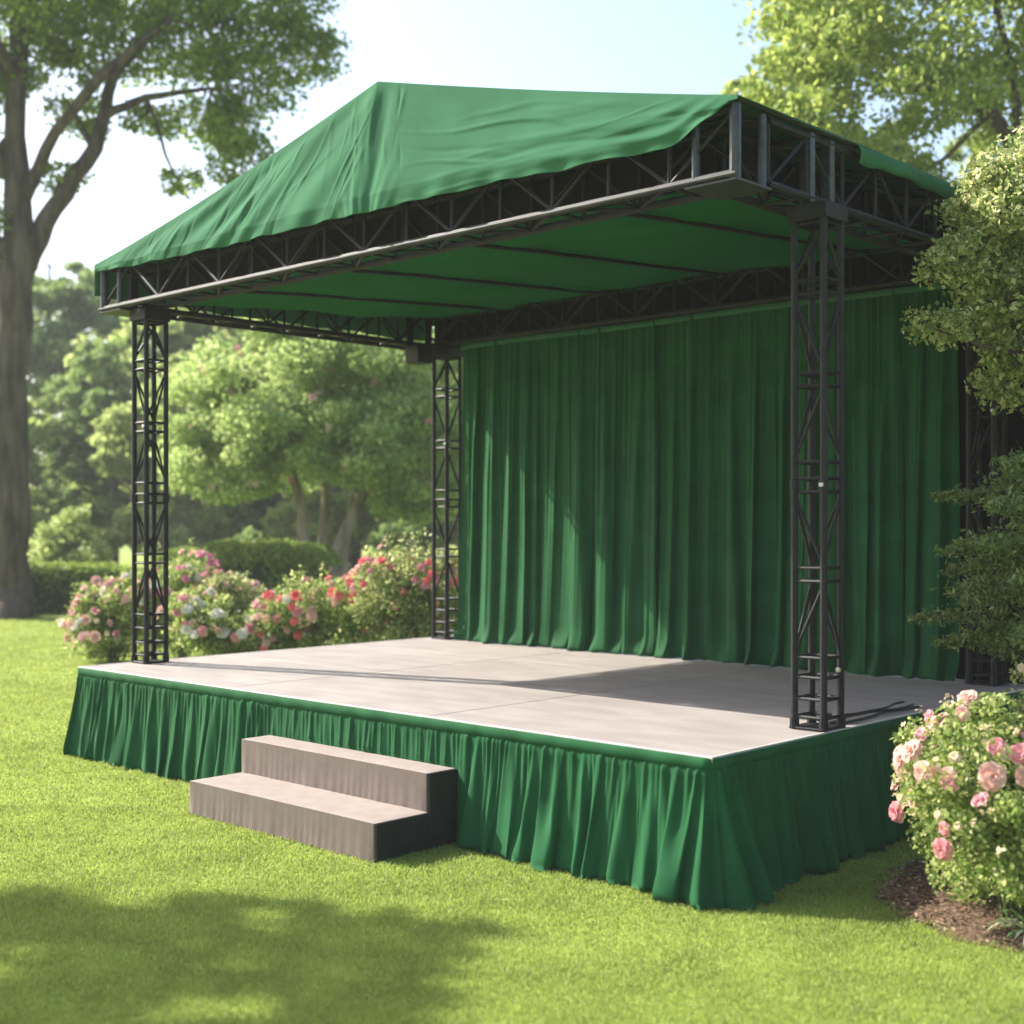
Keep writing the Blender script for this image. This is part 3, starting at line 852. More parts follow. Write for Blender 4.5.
# ------------------------------------------------------------------ big tree at the left
def big_tree():
    br, bf = -10.95, 29.0
    b = G(br, bf); loc = (b[0], b[1], 0)
    def q(px, py, df=0.0):                          # px: metres right of trunk base, py: height
        x, y = L3(br + px, bf + df, b); return (x, y, py)
    trunk = [(*q(0, -.05), .62), (*q(.02, .25), .52), (*q(.03, .8), .47), (*q(.0, 3), .43), (*q(.10, 6), .38), (*q(.25, 7.7), .36), (*q(.15, 10.5), .22), (*q(.30, 13.5), .20), (*q(.2, 17), .12)]
    limbs = [[(*q(.35, 7.6), .27), (*q(1.0, 8.9), .20), (*q(1.9, 10.2), .17), (*q(2.3, 11.8), .12), (*q(3.4, 13.6, .6), .12), (*q(4.6, 15, 1), .06)],
             [(*q(.30, 9.0), .16), (*q(1.2, 10.4, -.5), .12), (*q(2.3, 11.4, -1), .12), (*q(3.9, 12.6, -1.2), .07)],
             [(*q(2.1, 10.9), .11), (*q(3.0, 11.3), .08), (*q(4.4, 11.5), .04)],
             [(*q(.2, 9.5), .22), (*q(-1.6, 11.5, .6), .16), (*q(-3.6, 13.6, 1), .08)],
             [(*q(.3, 12.5), .16), (*q(1.2, 14.5, .8), .12), (*q(2.2, 16.6, 1.2), .06)],
             [(*q(.2, 11.5), .16), (*q(-.4, 13.5, -1.6), .12), (*q(-1.0, 15.4, -3), .06)]]
    cl = []
    for (px, py, df, a, h_) in ((4.3, 12.6, -.6, 1.5, 1.0), (5.4, 11.6, 0, 1.0, .75), (3.0, 13.3, .8, 1.7, 1.1), (5.7, 13.5, .6, 1.3, 1.0), (1.4, 13.2, -1.2, 1.3, .9), (.2, 12.6, .6, 1.2, .9),
                               (-1.2, 11.7, .2, 1.3, .9), (-.8, 10.0, .4, .8, .6), (-3.4, 13.4, 1, 1.9, 1.3), (2.0, 15.8, .6, 2.2, 1.5), (4.6, 15.6, .4, 2.0, 1.4), (-.4, 16.4, -1.2, 2.3, 1.6), (-3.0, 16.4, .2, 2.2, 1.5),
                               (.8, 18.4, .4, 2.4, 1.6), (3.4, 18.0, -.6, 1.8, 1.3), (-1.8, 18.9, 0, 2.0, 1.4), (5.0, 10.5, -.3, .7, .5), (1.2, 11.2, .9, .7, .5), (-.5, 8.6, -.3, .55, .5), (6.3, 14.6, 0, 1.0, .8), (1.1, 9.6, .2, .5, .35), (2.9, 11.0, .6, .6, .35), (5.2, 9.9, .2, .9, .5), (4.2, 11.0, .8, 1.1, .6), (6.4, 12.4, .4, .9, .6), (-.6, 7.6, .3, .5, .6), (-1.3, 9.0, .6, .9, .8), (1.9, 12.4, .4, 1.0, .6), (3.6, 9.6, .5, .5, .3), (-1.0, 14.4, 1.6, 1.7, 1.1), (1.0, 14.6, -2.5, 1.6, 1.0)):
        x, y, z = q(px, py, df); cl.append((x, y, z, a, a, h_))
    make_tree('oak_tree', 'tall broad tree with grey furrowed trunk forking high above the far lawn', 'tree', loc, trunk, limbs, cl, 115000, 0.13, 'oak_leaf', 'bark', 11, subs=44, subr=.42, flat=.65)
big_tree()

# ------------------------------------------------------------------ flowering tree behind the roses
def flower_mesh(name, mat, seed, layers=4, petals=7):
    """ruffled double bloom about one unit in radius, opening towards +Z"""
    rng = np.random.default_rng(seed)
    V = []; Q = []
    for l in range(layers):
        tilt = [1.25, 0.95, 0.62, 0.30, 0.12][l]; ln = [.95, .85, .68, .50, .35][l]; k = petals - l
        for i in range(k):
            az = 2*math.pi*(i + .5*l + rng.uniform(-.15, .15))/k
            tl = tilt + rng.uniform(-.12, .12); L_ = ln*rng.uniform(.88, 1.08)
            hw = L_*.46
            rows = []
            for (t, w_) in ((0.05, .25), (.45, .85), (.8, 1.0), (1.0, .62)):
                curl = tl + .55*t*t - .2
                rr = math.sin(curl)*t*L_; zz = math.cos(curl)*t*L_*.85 + .05*l
                for sgn in (-1, 0, 1):
                    cup = .10*L_*(abs(sgn))*t
                    ruf = rng.uniform(-.05, .05) if t > .7 else 0
                    x = rr - cup*.3; y = sgn*w_*hw; z = zz + cup + ruf
                    rows.append((x*math.cos(az)-y*math.sin(az), x*math.sin(az)+y*math.cos(az), z))
            b = len(V); V += rows
            for r_ in range(3):
                for c_ in range(2):
                    Q.append((b+r_*3+c_, b+r_*3+c_+1, b+r_*3+4+c_, b+r_*3+3+c_))
    me = mesh_np(name, np.array(V), np.array(Q), smooth=True)
    me.materials.append(MATS[mat])
    return me
FL = {k: flower_mesh('flower', 'petal_'+k, i, 4, 8) for i, k in enumerate(('pink', 'blush', 'coral', 'magenta', 'white', 'cream'))}

def put_flower(kind, parent, p, nrm, size, rng, name='flower'):
    o = bpy.data.objects.new(name, FL[kind])
    C.objects.link(o); o.parent = parent; o.location = p
    q = Vector(nrm).to_track_quat('Z', 'Y')
    o.rotation_mode = 'QUATERNION'
    o.rotation_quaternion = q @ Vector((0, 0, 1)).rotation_difference(Vector((rng.normal()*.25, rng.normal()*.25, 1)))
    o.scale = (size, size, size*rng.uniform(.8, 1.1))
    return o

def mid_tree():
    br, bf = -4.25, 30.0
    b = G(br, bf); loc = (b[0], b[1], 0)
    def q(px, py, df=0.0):
        x, y = L3(br+px, bf+df, b); return (x, y, py)
    trunk = [(*q(.45, 0), .22), (*q(.25, .8), .17), (*q(.35, 1.5), .16), (*q(.85, 2.6), .12), (*q(1.3, 3.6, .3), .07)]
    limbs = [[(*q(-.30, 0), .18), (*q(-.42, 1.2), .15), (*q(-.45, 2.3), .13), (*q(-.8, 3.6), .08), (*q(-1.5, 4.4), .04)],
             [(*q(-.05, 0, .4), .15), (*q(-.12, 1.2, .4), .12), (*q(.0, 2.4, .5), .10), (*q(-.1, 4.4, .6), .05)],
             [(*q(.25, 0, .8), .14), (*q(.35, 1.4, 1), .11), (*q(.6, 3.0, 1.2), .07), (*q(.7, 4.6, 1.4), .03)]]
    cl = []
    for (px, py, df, a, h_) in ((-.3, 3.9, -1.2, 1.6, .95), (-2.0, 3.4, -.6, 1.35, .95), (-2.7, 4.5, 0, 1.1, .9), (-1.4, 5.0, -.4, 1.6, 1.1), (.4, 5.2, -.6, 1.6, 1.1), (1.7, 4.2, -.4, 1.4, 1.0), (2.3, 3.0, 0, 1.2, .85),
                                (.9, 3.7, -1.4, 1.2, .7), (-.4, 6.2, .2, 1.6, .9), (1.4, 5.6, .6, 1.4, 1.0), (-1.0, 4.3, 1.6, 1.8, 1.2), (1.0, 4.4, 1.8, 1.8, 1.2), (-2.6, 3.6, 1.2, 1.2, .9), (2.8, 4.4, 1, 1.3, 1.0), (-3.1, 3.5, -.2, .6, .5), (-1.6, 2.9, -1.0, .8, .4), (2.9, 5.4, 1.2, 1.1, .8), (-2.1, 5.7, .6, 1.0, .7)):
        x, y, z = q(px, py, df); cl.append((x, y, z, a, a, h_))
    t = make_tree('flowering_tree', 'rounded pale green tree on several slim trunks with scattered pink blossom behind the hedge', 'tree', loc, trunk, limbs, cl, 150000, 0.105, 'pale_leaf', 'pale_bark', 21, subs=26, subr=.38, flat=.6)
    rng = np.random.default_rng(77)
    fv = Vector((G(0, 1)[0]-G(0, 0)[0], G(0, 1)[1]-G(0, 0)[1], 0))
    for i in range(70):
        c = cl[rng.integers(len(cl))]
        d = Vector(rng.normal(size=3)).normalized()
        if d.dot(fv) > 0: d -= fv*2*d.dot(fv)
        p = Vector(c[:3]) + Vector((d.x*c[3], d.y*c[4], d.z*c[5]))*1.05
        put_flower(['blush', 'pink', 'white', 'blush'][rng.integers(4)], t, p, d, rng.uniform(.045, .11), rng, 'blossom')
mid_tree()

# ------------------------------------------------------------------ woodland behind
def forest():
    var = []
    rng = np.random.default_rng(31)
    for v in range(4):
        hgt = [15, 12, 17, 10][v]; rad = [4.2, 3.8, 4.4, 3.6][v]
        cl = []
        for i in range(22):
            z = hgt*rng.uniform(.16, .93); k = math.sin(math.pi*min(1, (z/hgt)*.82+.12))**.6
            a = rng.uniform(0, 6.28); r_ = rad*k*rng.uniform(.25, .8)
            cl.append((r_*math.cos(a), r_*math.sin(a), z, rad*.42, rad*.42, rad*.34))
        trunk = [(0, 0, 0, .34), (.1, 0, hgt*.3, .26), (-.1, .1, hgt*.6, .16), (0, 0, hgt*.9, .05)]
        mt = 'forest_leaf' if v in (0, 2) else 'forest_leaf_light'
        nm = ['dense_tree', 'leafy_tree', 'tall_tree', 'bushy_tree'][v]
        t = make_tree(nm, 'x', 'tree', (0, 0, 0), trunk, [], cl, 36000, 0.34, mt, 'bark', 40+v, group='trees of the wood behind the garden', subs=14, subr=.36, twigs=0)
        var.append(t)
    spots = [  # variant, r, f, scale, label
        (0, -21.5, 62, 1.05, 'dark dense tree at the far left edge of the wood, left of the big trunk'),
        (2, -17.2, 66, .95, 'hazy tall tree rising just right of the big trunk in the wood'),
        (0, -15.5, 52, .66, 'lower dark green tree in front of the wood above the rounded shrub'),
        (1, -12.3, 60, 1.02, 'light green tree in the wood left of the far left truss tower'),
        (3, -12.0, 48, .80, 'bushy green tree low at the wood edge left of the front left tower'),
        (0, -9.6, 56, .82, 'dark tree filling the gap between left tower and flowering tree'),
        (2, -7.2, 62, .80, 'tall dark wood tree behind the left side of the flowering tree'),
        (1, -9.0, 72, 1.15, 'pale hazy tree furthest back above the left tower'),
        (0, -4.6, 55, .72, 'dark wood tree directly behind the flowering tree crown'),
        (1, -2.2, 60, .92, 'green wood tree behind the right side of the flowering tree'),
        (0, .2, 52, .75, 'dark wood tree beside the left edge of the green curtain'),
        (2, 3.0, 64, .9, 'tall wood tree hidden largely behind the green curtain'),
        (3, -17.8, 44, .72, 'bushy tree behind the low hedge at the left trunk'),
        (3, -6.3, 46, .60, 'low bushy tree with dark foot behind the clipped rounded hedge'),
        (0, -2.6, 44, .50, 'small dark tree behind the slim pale trunks'),
        (2, -13.8, 78, 1.15, 'pale distant tree peeking over the wood at upper left'),
        (0, 7.5, 58, .9, 'dark wood tree behind the right part of the stage roof'),
        (1, 13.0, 46, .95, 'light green tree above the right roof eave in the distance'),
        (3, 17.5, 42, 1.15, 'bushy hazy tree at the far right above the roof eave'),
        (2, 20.5, 54, 1.0, 'tall hazy tree beyond the right frame edge'),
        (1, -24.5, 52, 1.0, 'light tree beyond the left frame edge'),
        (3, -14.6, 57, 1.15, 'broad light tree closing the gap between the big trunk and the left tower'),
        (1, -10.8, 66, 1.1, 'tall light green tree rising behind the far left truss tower top'),
        (0, -19.8, 84, 1.1, 'faint far tree behind the big trunk'),
    ]
    used = set()
    for i, (v, r_, f_, s_, lab) in enumerate(spots):
        g = G(r_, f_)
        if v in used:
            copy_thing(var[v], (g[0], g[1], 0), rng.uniform(0, 6.28), s_, lab)
        else:
            used.add(v); t = var[v]
            t.location = (g[0], g[1], 0); t.rotation_euler = (0, 0, rng.uniform(0, 6.28)); t.scale = (s_, s_, s_); t['label'] = lab
forest()

# ------------------------------------------------------------------ light trees above the right of the roof
def right_tree():
    br, bf = 9.6, 20.5
    b = G(br, bf); loc = (b[0], b[1], 0)
    def q(px, py, df=0.0):
        x, y = L3(br+px, bf+df, b); return (x, y, py)
    trunk = [(*q(0, 0), .36), (*q(0, 2.5), .28), (*q(-.25, 4.6), .25), (*q(-.5, 6.2), .20), (*q(-.6, 8.5), .13), (*q(-.4, 11), .07)]
    limbs = [[(*q(-.2, 4.9), .19), (*q(-1.2, 6.4), .16), (*q(-1.75, 7.6), .13), (*q(-2.2, 8.3), .10), (*q(-3.5, 8.9, .4), .07), (*q(-4.6, 9.3, .6), .03)],
             [(*q(-1.75, 7.5), .09), (*q(-1.9, 8.8), .07), (*q(-2.2, 10.3), .04)],
             [(*q(-.5, 7.0), .13), (*q(.6, 8.6), .10), (*q(1.6, 10), .05)],
             [(*q(-2.3, 8.3), .05), (*q(-3.0, 7.6), .035), (*q(-3.9, 7.3), .02)]]
    cl = []
    for (px, py, df, a, h_) in ((-4.5, 9.3, .3, .95, .75), (-5.2, 8.9, .5, .7, .5), (-4.6, 10.4, .6, 1.1, .8), (-4.5, 7.9, .2, .7, .45), (-3.7, 7.6, .3, .6, .4), (-2.2, 6.6, 1.0, .8, .5), (-3.6, 10.2, .8, 1.1, .9), (-4.9, 8.1, 0, .65, .5), (-3.3, 8.5, -.5, .85, .6), (-2.3, 9.7, -.3, 1.2, .9), (-1.6, 8.6, .6, .9, .6), (-.9, 10.3, .2, 1.3, 1.0), (.3, 9.2, 0, 1.2, .9), (-2.9, 7.1, .4, .7, .5),
                                (-.7, 7.5, .8, .7, .5), (1.2, 10.4, .5, 1.3, 1.0), (-2.6, 11.2, 0, 1.4, 1.0), (0, 11.9, 0, 1.6, 1.1), (.8, 7.6, -.6, 1.0, .8), (-4.1, 7.0, 0, .5, .35), (.6, 6.0, .2, .9, .7), (-1.4, 5.9, .3, .6, .4)):
        x, y, z = q(px, py, df); cl.append((x, y, z, a, a, h_))
    make_tree('lime_tree', 'airy yellow green tree reaching over the right end of the roof from the frame edge', 'tree', loc, trunk, limbs, cl, 65000, 0.115, 'lime_leaf', 'bark', 51, subs=34, subr=.48, flat=.65)
    br2, bf2 = 9.3, 34.0
    b2 = G(br2, bf2)
    def q2(px, py, df=0.0):
        x, y = L3(br2+px, bf2+df, b2); return (x, y, py)
    trunk = [(*q2(-1.2, 0), .26), (*q2(-1.2, 4), .2), (*q2(-1.1, 8), .13), (*q2(-1.4, 12), .05)]
    limbs = [[(*q2(-1.15, 6.5), .10), (*q2(-.2, 8.6), .07), (*q2(.6, 10.6), .03)], [(*q2(-1.15, 7), .09), (*q2(-2.2, 9.2), .06), (*q2(-3, 11), .03)]]
    cl = []
    rr = np.random.default_rng(8)
    for i in range(30):
        px, py = rr.uniform(-4.2, 3.2), rr.uniform(4.0, 15.0)
        x, y, z = q2(px, py, rr.uniform(-1.5, 1.5)); a = rr.uniform(.6, 1.25); cl.append((x, y, z, a, a, a*.75))
    make_tree('lime_tree', 'thin pale tree further back behind the right end of the roof', 'tree', (b2[0], b2[1], 0), trunk, limbs, cl, 60000, 0.18, 'lime_leaf', 'bark', 52, subs=16, subr=.3)
right_tree()

# ------------------------------------------------------------------ off-frame tree whose shade falls on the near lawn
def shade_tree():
    kx, ky = 1.111, -0.594                          # shadow shift per metre of height (right, ahead)
    z = 7.0; tr, tf = -2.65, 5.85
    br, bf = tr - kx*z, tf - ky*z
    b = G(br, bf)
    def q(px, py, df=0.0):
        x, y = L3(br+px, bf+df, b); return (x, y, py)
    trunk = [(*q(-.9, 0, .4), .30), (*q(-.8, 2.5, .3), .22), (*q(-.4, 4.5), .16), (*q(0, 6.6), .08)]
    cl = []
    for (px, py, df, a, h_) in ((0, 7.0, 0, 1.1, .7), (-1.3, 7.0, .7, 1.0, .7), (1.2, 7.1, -.3, .75, .5), (-.2, 7.8, -.9, 1.0, .7), (-1.5, 6.4, -.4, .9, .6), (1.95, 6.9, .35, .5, .32), (.55, 7.4, .75, .5, .35), (-2.3, 7.2, 1.3, .7, .5)):
        x, y, z_ = q(px, py, df); cl.append((x, y, z_, a, a, h_))
    make_tree('shade_tree', 'small leafy tree left of the stage steps shading the near lawn, outside the picture', 'tree', (b[0], b[1], 0), trunk, [], cl, 15000, 0.14, 'oak_leaf', 'bark', 61, subs=16, subr=.30)
shade_tree()

# ------------------------------------------------------------------ hedges and shrubs
def hedge(label, r0, r1, f0, depth, h, seed, nleaf, rnd=0.35, size=.055, group=None):
    rng = np.random.default_rng(seed)
    L_ = r1 - r0; b = G((r0+r1)/2, f0)
    t = thing('hedge', label, 'hedge', (b[0], b[1], 0), group)
    # superellipse body
    nu, nv = 60, 18
    def surf(u, v):                                 # u around, v up 0..1
        pu = np.sign(np.cos(u))*np.abs(np.cos(u))**rnd, np.sign(np.sin(u))*np.abs(np.sin(u))**rnd
        k = (1 - np.clip(v, 0, 1)**(2.2/rnd*.6))**.5
        k = np.maximum(k, 0)
        bump = 1 + .03*np.sin(u*9+v*5) + .02*np.sin(u*23+v*13)
        return pu[0]*L_/2*k*bump, pu[1]*depth/2*k*bump, v*h*(1+.03*np.sin(u*7))
    c, s_ = math.cos(YAW), math.sin(YAW)
    def W_(a, bb, z): return np.stack([a*c - bb*s_, a*s_ + bb*c, z], -1)
    U, V_ = np.meshgrid(np.linspace(0, 2*np.pi, nu, endpoint=False), np.linspace(0, .985, nv), indexing='ij')
    a, bb, z = surf(U, V_)
    P = W_(a*.94, bb*.90, z*.96)
    o0 = np.array([b[0], b[1], 0.0])
    grid_obj('hedge_core', P + o0, 'hedge_core', t, closed=True)
    u = rng.uniform(0, 2*np.pi, nleaf)
    # even cover: choose by arc position
    v = rng.uniform(0, 1, nleaf)**.8
    a, bb, z = surf(u, v)
    topm = rng.uniform(size=nleaf) < .4
    sx, sy = rng.uniform(-1, 1, nleaf), rng.uniform(-1, 1, nleaf)
    zt = h*np.clip(1 - np.maximum(np.abs(sx), np.abs(sy))**6*.25, 0, 1)*(1+.02*np.sin(sx*9))
    a = np.where(topm, sx*L_/2*.97, a); bb = np.where(topm, sy*depth/2*.95, bb); z = np.where(topm, zt, z)
    Pn = W_(a, bb, z) + rng.normal(size=(nleaf, 3))*.035; Pn[:, 2] = np.abs(Pn[:, 2])
    V, Q = leaf_quads(Pn, size, rng)
    link('foliage', mesh_np('foliage', V, Q), 'hedge_leaf', t)
    return t
hedge('low clipped hedge running behind the foot of the big tree', -15.5, -8.4, 30.6, 1.3, 1.10, 1, 26000, rnd=.22, size=.08)
hedge('taller rounded hedge behind the pink and white rose bushes', -6.5, -3.55, 27.0, 2.0, 1.62, 2, 26000, rnd=.55, size=.075)
hedge('dim hedge further back between low hedge and rounded hedge', -9.6, -6.0, 35.5, 1.2, 1.35, 3, 12000, rnd=.3, size=.09)

def shrub(name, label, cat, r_, f_, rx, ry, h, nleaf, size, mat, seed, flowers=(), buds=None, group=None, lumps=9, shoots=0, facing_only=True, core=True, zlow=0.05, dense=0.0):
    """bush of lumps; flowers = [(kind, count, smin, smax)] children named flower"""
    rng = np.random.default_rng(seed)
    b = G(r_, f_); t = thing(name, label, cat, (b[0], b[1], 0), group)
    c, s_ = math.cos(YAW), math.sin(YAW)
    def loc(a, bb, z): return Vector((a*c - bb*s_, a*s_ + bb*c, z))
    cl = [(0, 0, h*.45, rx*.62, ry*.62, h*.45)]
    for i in range(lumps):
        a_ = rng.uniform(0, 6.28); k = rng.uniform(.25, .72); z = h*rng.uniform(.22, .80)
        k *= (1 - .5*max(0, z/h-.4))
        cl.append((rx*k*math.cos(a_), ry*k*math.sin(a_), z, rx*.40, ry*.40, h*.24))
    P = blob_points([(*loc(q[0], q[1], q[2]), q[3], q[4], q[5]) for q in cl], nleaf, rng, 16, .36, .8)
    P = P[P[:, 2] > zlow]
    m = MB()
    for i in range(14):
        q = cl[1 + i % lumps]; e = loc(q[0], q[1], q[2]+q[5]*.7) + Vector(rng.normal(size=3))*.04
        s0 = loc(rng.normal()*.06*rx, rng.normal()*.06*ry, 0)
        m.tube(curve_pts(s0, e, -.08, rng, 5), list(np.linspace(.012, .004, 6)), 5)
    for i in range(shoots):
        a_ = rng.uniform(0, 6.28); k = rng.uniform(.1, .8)
        s0 = loc(rx*k*math.cos(a_), ry*k*math.sin(a_), h*.6); e = s0 + Vector((rng.normal()*.08, rng.normal()*.08, h*rng.uniform(.28, .55)))
        m.tube([s0, s0.lerp(e, .5), e], [.006, .005, .003], 5)
        tt = rng.uniform(0.2, 1, 45)[:, None]
        P = np.vstack([P, np.array(s0)*(1-tt) + np.array(e)*tt + rng.normal(size=(45, 3))*.028])
    for i, v in enumerate(m.v): m.v[i] = (v[0]+b[0], v[1]+b[1], v[2])
    m.build('stems', 'stem', t)
    V, Q = leaf_quads(P, size, rng, .6)
    link('foliage', mesh_np('foliage', V, Q), mat, t)
    toward = loc(-r_/max(f_, 1)*1.0, -1, 0).normalized()
    def site():
        for _ in range(60):
            q = cl[rng.integers(1, len(cl))]
            d = Vector(rng.normal(size=3)).normalized(); d.z = abs(d.z)*.8 - .15; d.normalize()
            if facing_only and d.dot(toward) < rng.uniform(-.5, .25): continue
            p = loc(q[0], q[1], q[2]) + Vector((d.x*q[3], d.y*q[4], d.z*q[5]))*1.03
            # must lie outside the other lumps
            ok = True
            for q2 in cl:
                cc = loc(q2[0], q2[1], q2[2]); dv = p-cc
                if (dv.x/q2[3])**2+(dv.y/q2[4])**2+(dv.z/q2[5])**2 < .85: ok = False; break
            if ok and p.z > .12: return p, d
        return p, d
    for (kind, cnt, s0, s1) in flowers:
        for i in range(cnt):
            p, d = site()
            nrm = (d + toward*.5 + Vector((0, 0, .25))).normalized()
            put_flower(kind, t, p, nrm, rng.uniform(s0, s1), rng)
    if buds:
        cnt, bs, bm = buds
        ps = np.array([list(site()[0]) for _ in range(cnt)])
        k = 7
        PP = (ps[:, None, :] + rng.normal(size=(cnt, k, 3))*bs*.55).reshape(-1, 3)
        V, Q = leaf_quads(PP, bs, rng, .8)
        o = link('small_blooms', mesh_np('small_blooms', V, Q), bm, t); o['kind'] = 'stuff'
    return t

shrub('round_shrub', 'loose rounded green shrub beyond the low hedge right of the big trunk', 'shrub', -11.2, 33.5, 1.25, 1.1, 2.45, 9000, .12, 'forest_leaf_light', 71)
shrub('round_shrub', 'small dim shrub behind the hedges left of the flowering tree', 'shrub', -7.6, 38.5, 1.2, 1.0, 1.9, 7000, .13, 'forest_leaf', 72)
RB = 'rose bushes in a bed behind the stage'
shrub('rose_bush', 'blush and cream rose bush at the left end of the bed behind the stage corner', 'rose bush', -5.75, 19.4, .95, .8, 1.25, 15000, .055, 'rose_leaf', 81, [('blush', 26, .05, .085), ('white', 12, .05, .09), ('pink', 8, .05, .08), ('cream', 8, .03, .05)], (26, .05, 'petal_blush'), RB)
shrub('rose_bush', 'rose bush topped by a high magenta pink cluster behind the front left tower', 'rose bush', -4.85, 19.6, .80, .7, 1.60, 14000, .055, 'rose_leaf', 82, [('magenta', 26, .05, .085), ('white', 6, .06, .09), ('blush', 12, .04, .07)], (20, .045, 'petal_blush'), RB, shoots=4)
shrub('rose_bush', 'rose bush with large white blooms right of the front left tower', 'rose bush', -3.95, 18.0, .85, .7, 1.18, 15000, .05, 'rose_leaf', 83, [('white', 16, .07, .115), ('pink', 9, .06, .095), ('blush', 10, .04, .07)], (24, .04, 'petal_cream'), RB)
shrub('rose_bush', 'peach and pink rose bush low in the middle of the bed', 'rose bush', -3.10, 18.0, .85, .6, 1.22, 14000, .05, 'rose_leaf', 84, [('coral', 10, .06, .09), ('blush', 16, .05, .08), ('pink', 10, .05, .08), ('cream', 10, .04, .06)], (24, .04, 'petal_cream'), RB)
shrub('rose_bush', 'pale green rose bush with small blush blooms behind the large white blooms', 'rose bush', -4.1, 19.3, .8, .6, 1.38, 13000, .05, 'viburnum_leaf', 88, [('blush', 18, .04, .075), ('pink', 8, .05, .08), ('cream', 8, .04, .06)], (30, .04, 'petal_blush'), RB)
shrub('rose_bush', 'coral pink rose bush left of the tallest bush in the bed', 'rose bush', -2.35, 17.5, .85, .7, 1.42, 16000, .05, 'rose_leaf', 85, [('coral', 22, .05, .085), ('pink', 26, .05, .085), ('blush', 14, .05, .085), ('white', 3, .05, .07)], (26, .04, 'petal_cream'), RB, shoots=5)
shrub('rose_bush', 'tallest pale green rose bush with red blooms beside the back left tower', 'rose bush', -1.40, 17.0, .88, .7, 1.78, 20000, .05, 'viburnum_leaf', 86, [('coral', 20, .05, .085), ('pink', 18, .04, .075), ('blush', 10, .04, .07)], (26, .035, 'petal_cream'), RB, shoots=16)
shrub('rose_bush', 'green rose bush with few red blooms between back left tower and curtain', 'rose bush', -.50, 16.9, .75, .6, 1.7, 14000, .05, 'rose_leaf', 87, [('coral', 8, .05, .08), ('cream', 4, .04, .06)], (10, .035, 'petal_cream'), RB, shoots=8)

# mulch bed at the right with its roses
mb = G(3.0, 7.1)
rng = np.random.default_rng(19)
nr, na = 14, 90
Pm = np.zeros((na, nr, 3))
for i in range(na):
    a = 2*math.pi*i/na; R_ = 1.03 + .05*math.sin(3*a+1) + .03*math.sin(7*a) + .02*math.sin(17*a)
    for j in range(nr):
        k = j/(nr-1)
        Pm[i, j] = (mb[0]+R_*k*math.cos(a)+.0001, mb[1]+R_*k*math.sin(a), 0.055*(1-k**3) + .004 + (.014*math.sin(i*1.7+j*2.1)*math.sin(j*1.3+i*.6))*(k < .98)*(k > 0))
o = grid_obj('mulch_bed', Pm, 'soil', None, closed=True)
tag(o, 'brown mulch bed under the near rose bush', 'mulch', kind='structure')
n = 5200
a = rng.uniform(0, 2*np.pi, n); k = np.sqrt(rng.uniform(0, 1, n))*1.04
Pc = np.stack([mb[0]+k*np.cos(a), mb[1]+k*np.sin(a), .012+.055*(1-np.clip(k, 0, 1)**3)+rng.uniform(0, .012, n)], -1)
V, Q = leaf_quads(Pc, .032, rng, .4, flat=.75)
tag(link('bark_chips', mesh_np('bark_chips', V, Q), 'chips'), 'loose brown bark chips strewn over the mulch bed', 'bark chips', kind='stuff')

shrub('rose_bush', 'nearest rose bush with big ruffled pink blooms on the mulch at lower right', 'rose bush', 2.50, 6.66, .88, .64, 1.10, 42000, .032, 'rose_leaf', 91,
      [('pink', 26, .040, .075), ('blush', 16, .040, .075), ('cream', 26, .018, .034)], (60, .026, 'petal_cream'), 'roses in the mulch bed', lumps=12, shoots=4)
shrub('rose_bush', 'taller cream flowered rose bush behind the nearest pink one at the right frame edge', 'rose bush', 3.42, 7.75, .66, .55, 1.50, 22000, .034, 'viburnum_leaf', 92,
      [('blush', 14, .03, .06), ('cream', 26, .02, .038), ('pink', 5, .04, .06)], (40, .028, 'petal_cream'), 'roses in the mulch bed', lumps=10, shoots=5)

def strap_plant():
    b = G(2.50, 6.42); t = thing('strap_leaf_plant', 'small clump of arching pale edged strap leaves at the lower right corner', 'plant', (b[0], b[1], 0))
    rng = np.random.default_rng(3)
    V = []; Q = []
    for i in range(26):
        az = rng.uniform(0, 6.28); L_ = rng.uniform(.16, .28); hw = rng.uniform(.009, .015); rise = rng.uniform(.9, 1.35)
        n_ = 9; base = len(V)
        for k in range(n_+1):
            u = k/n_; ang = rise - 1.75*u
            if k == 0: r_, z = 0.01, 0.02
            else: r_ += L_/n_*math.cos(ang); z += L_/n_*math.sin(ang)
            w_ = hw*math.sin(math.pi*min(.98, .12+.88*u))**.6
            z_ = max(z, .012)
            for sg in (-1, 0, 1):
                V.append((r_*math.cos(az)-sg*w_*math.sin(az), r_*math.sin(az)+sg*w_*math.cos(az), z_ + abs(sg)*.004))
        for k in range(n_):
            for c_ in range(2):
                q = base+k*3+c_; Q.append((q, q+1, q+4, q+3))
    link('leaves', mesh_np('leaves', np.array(V), np.array(Q), smooth=True), 'strap_leaf', t)
strap_plant()

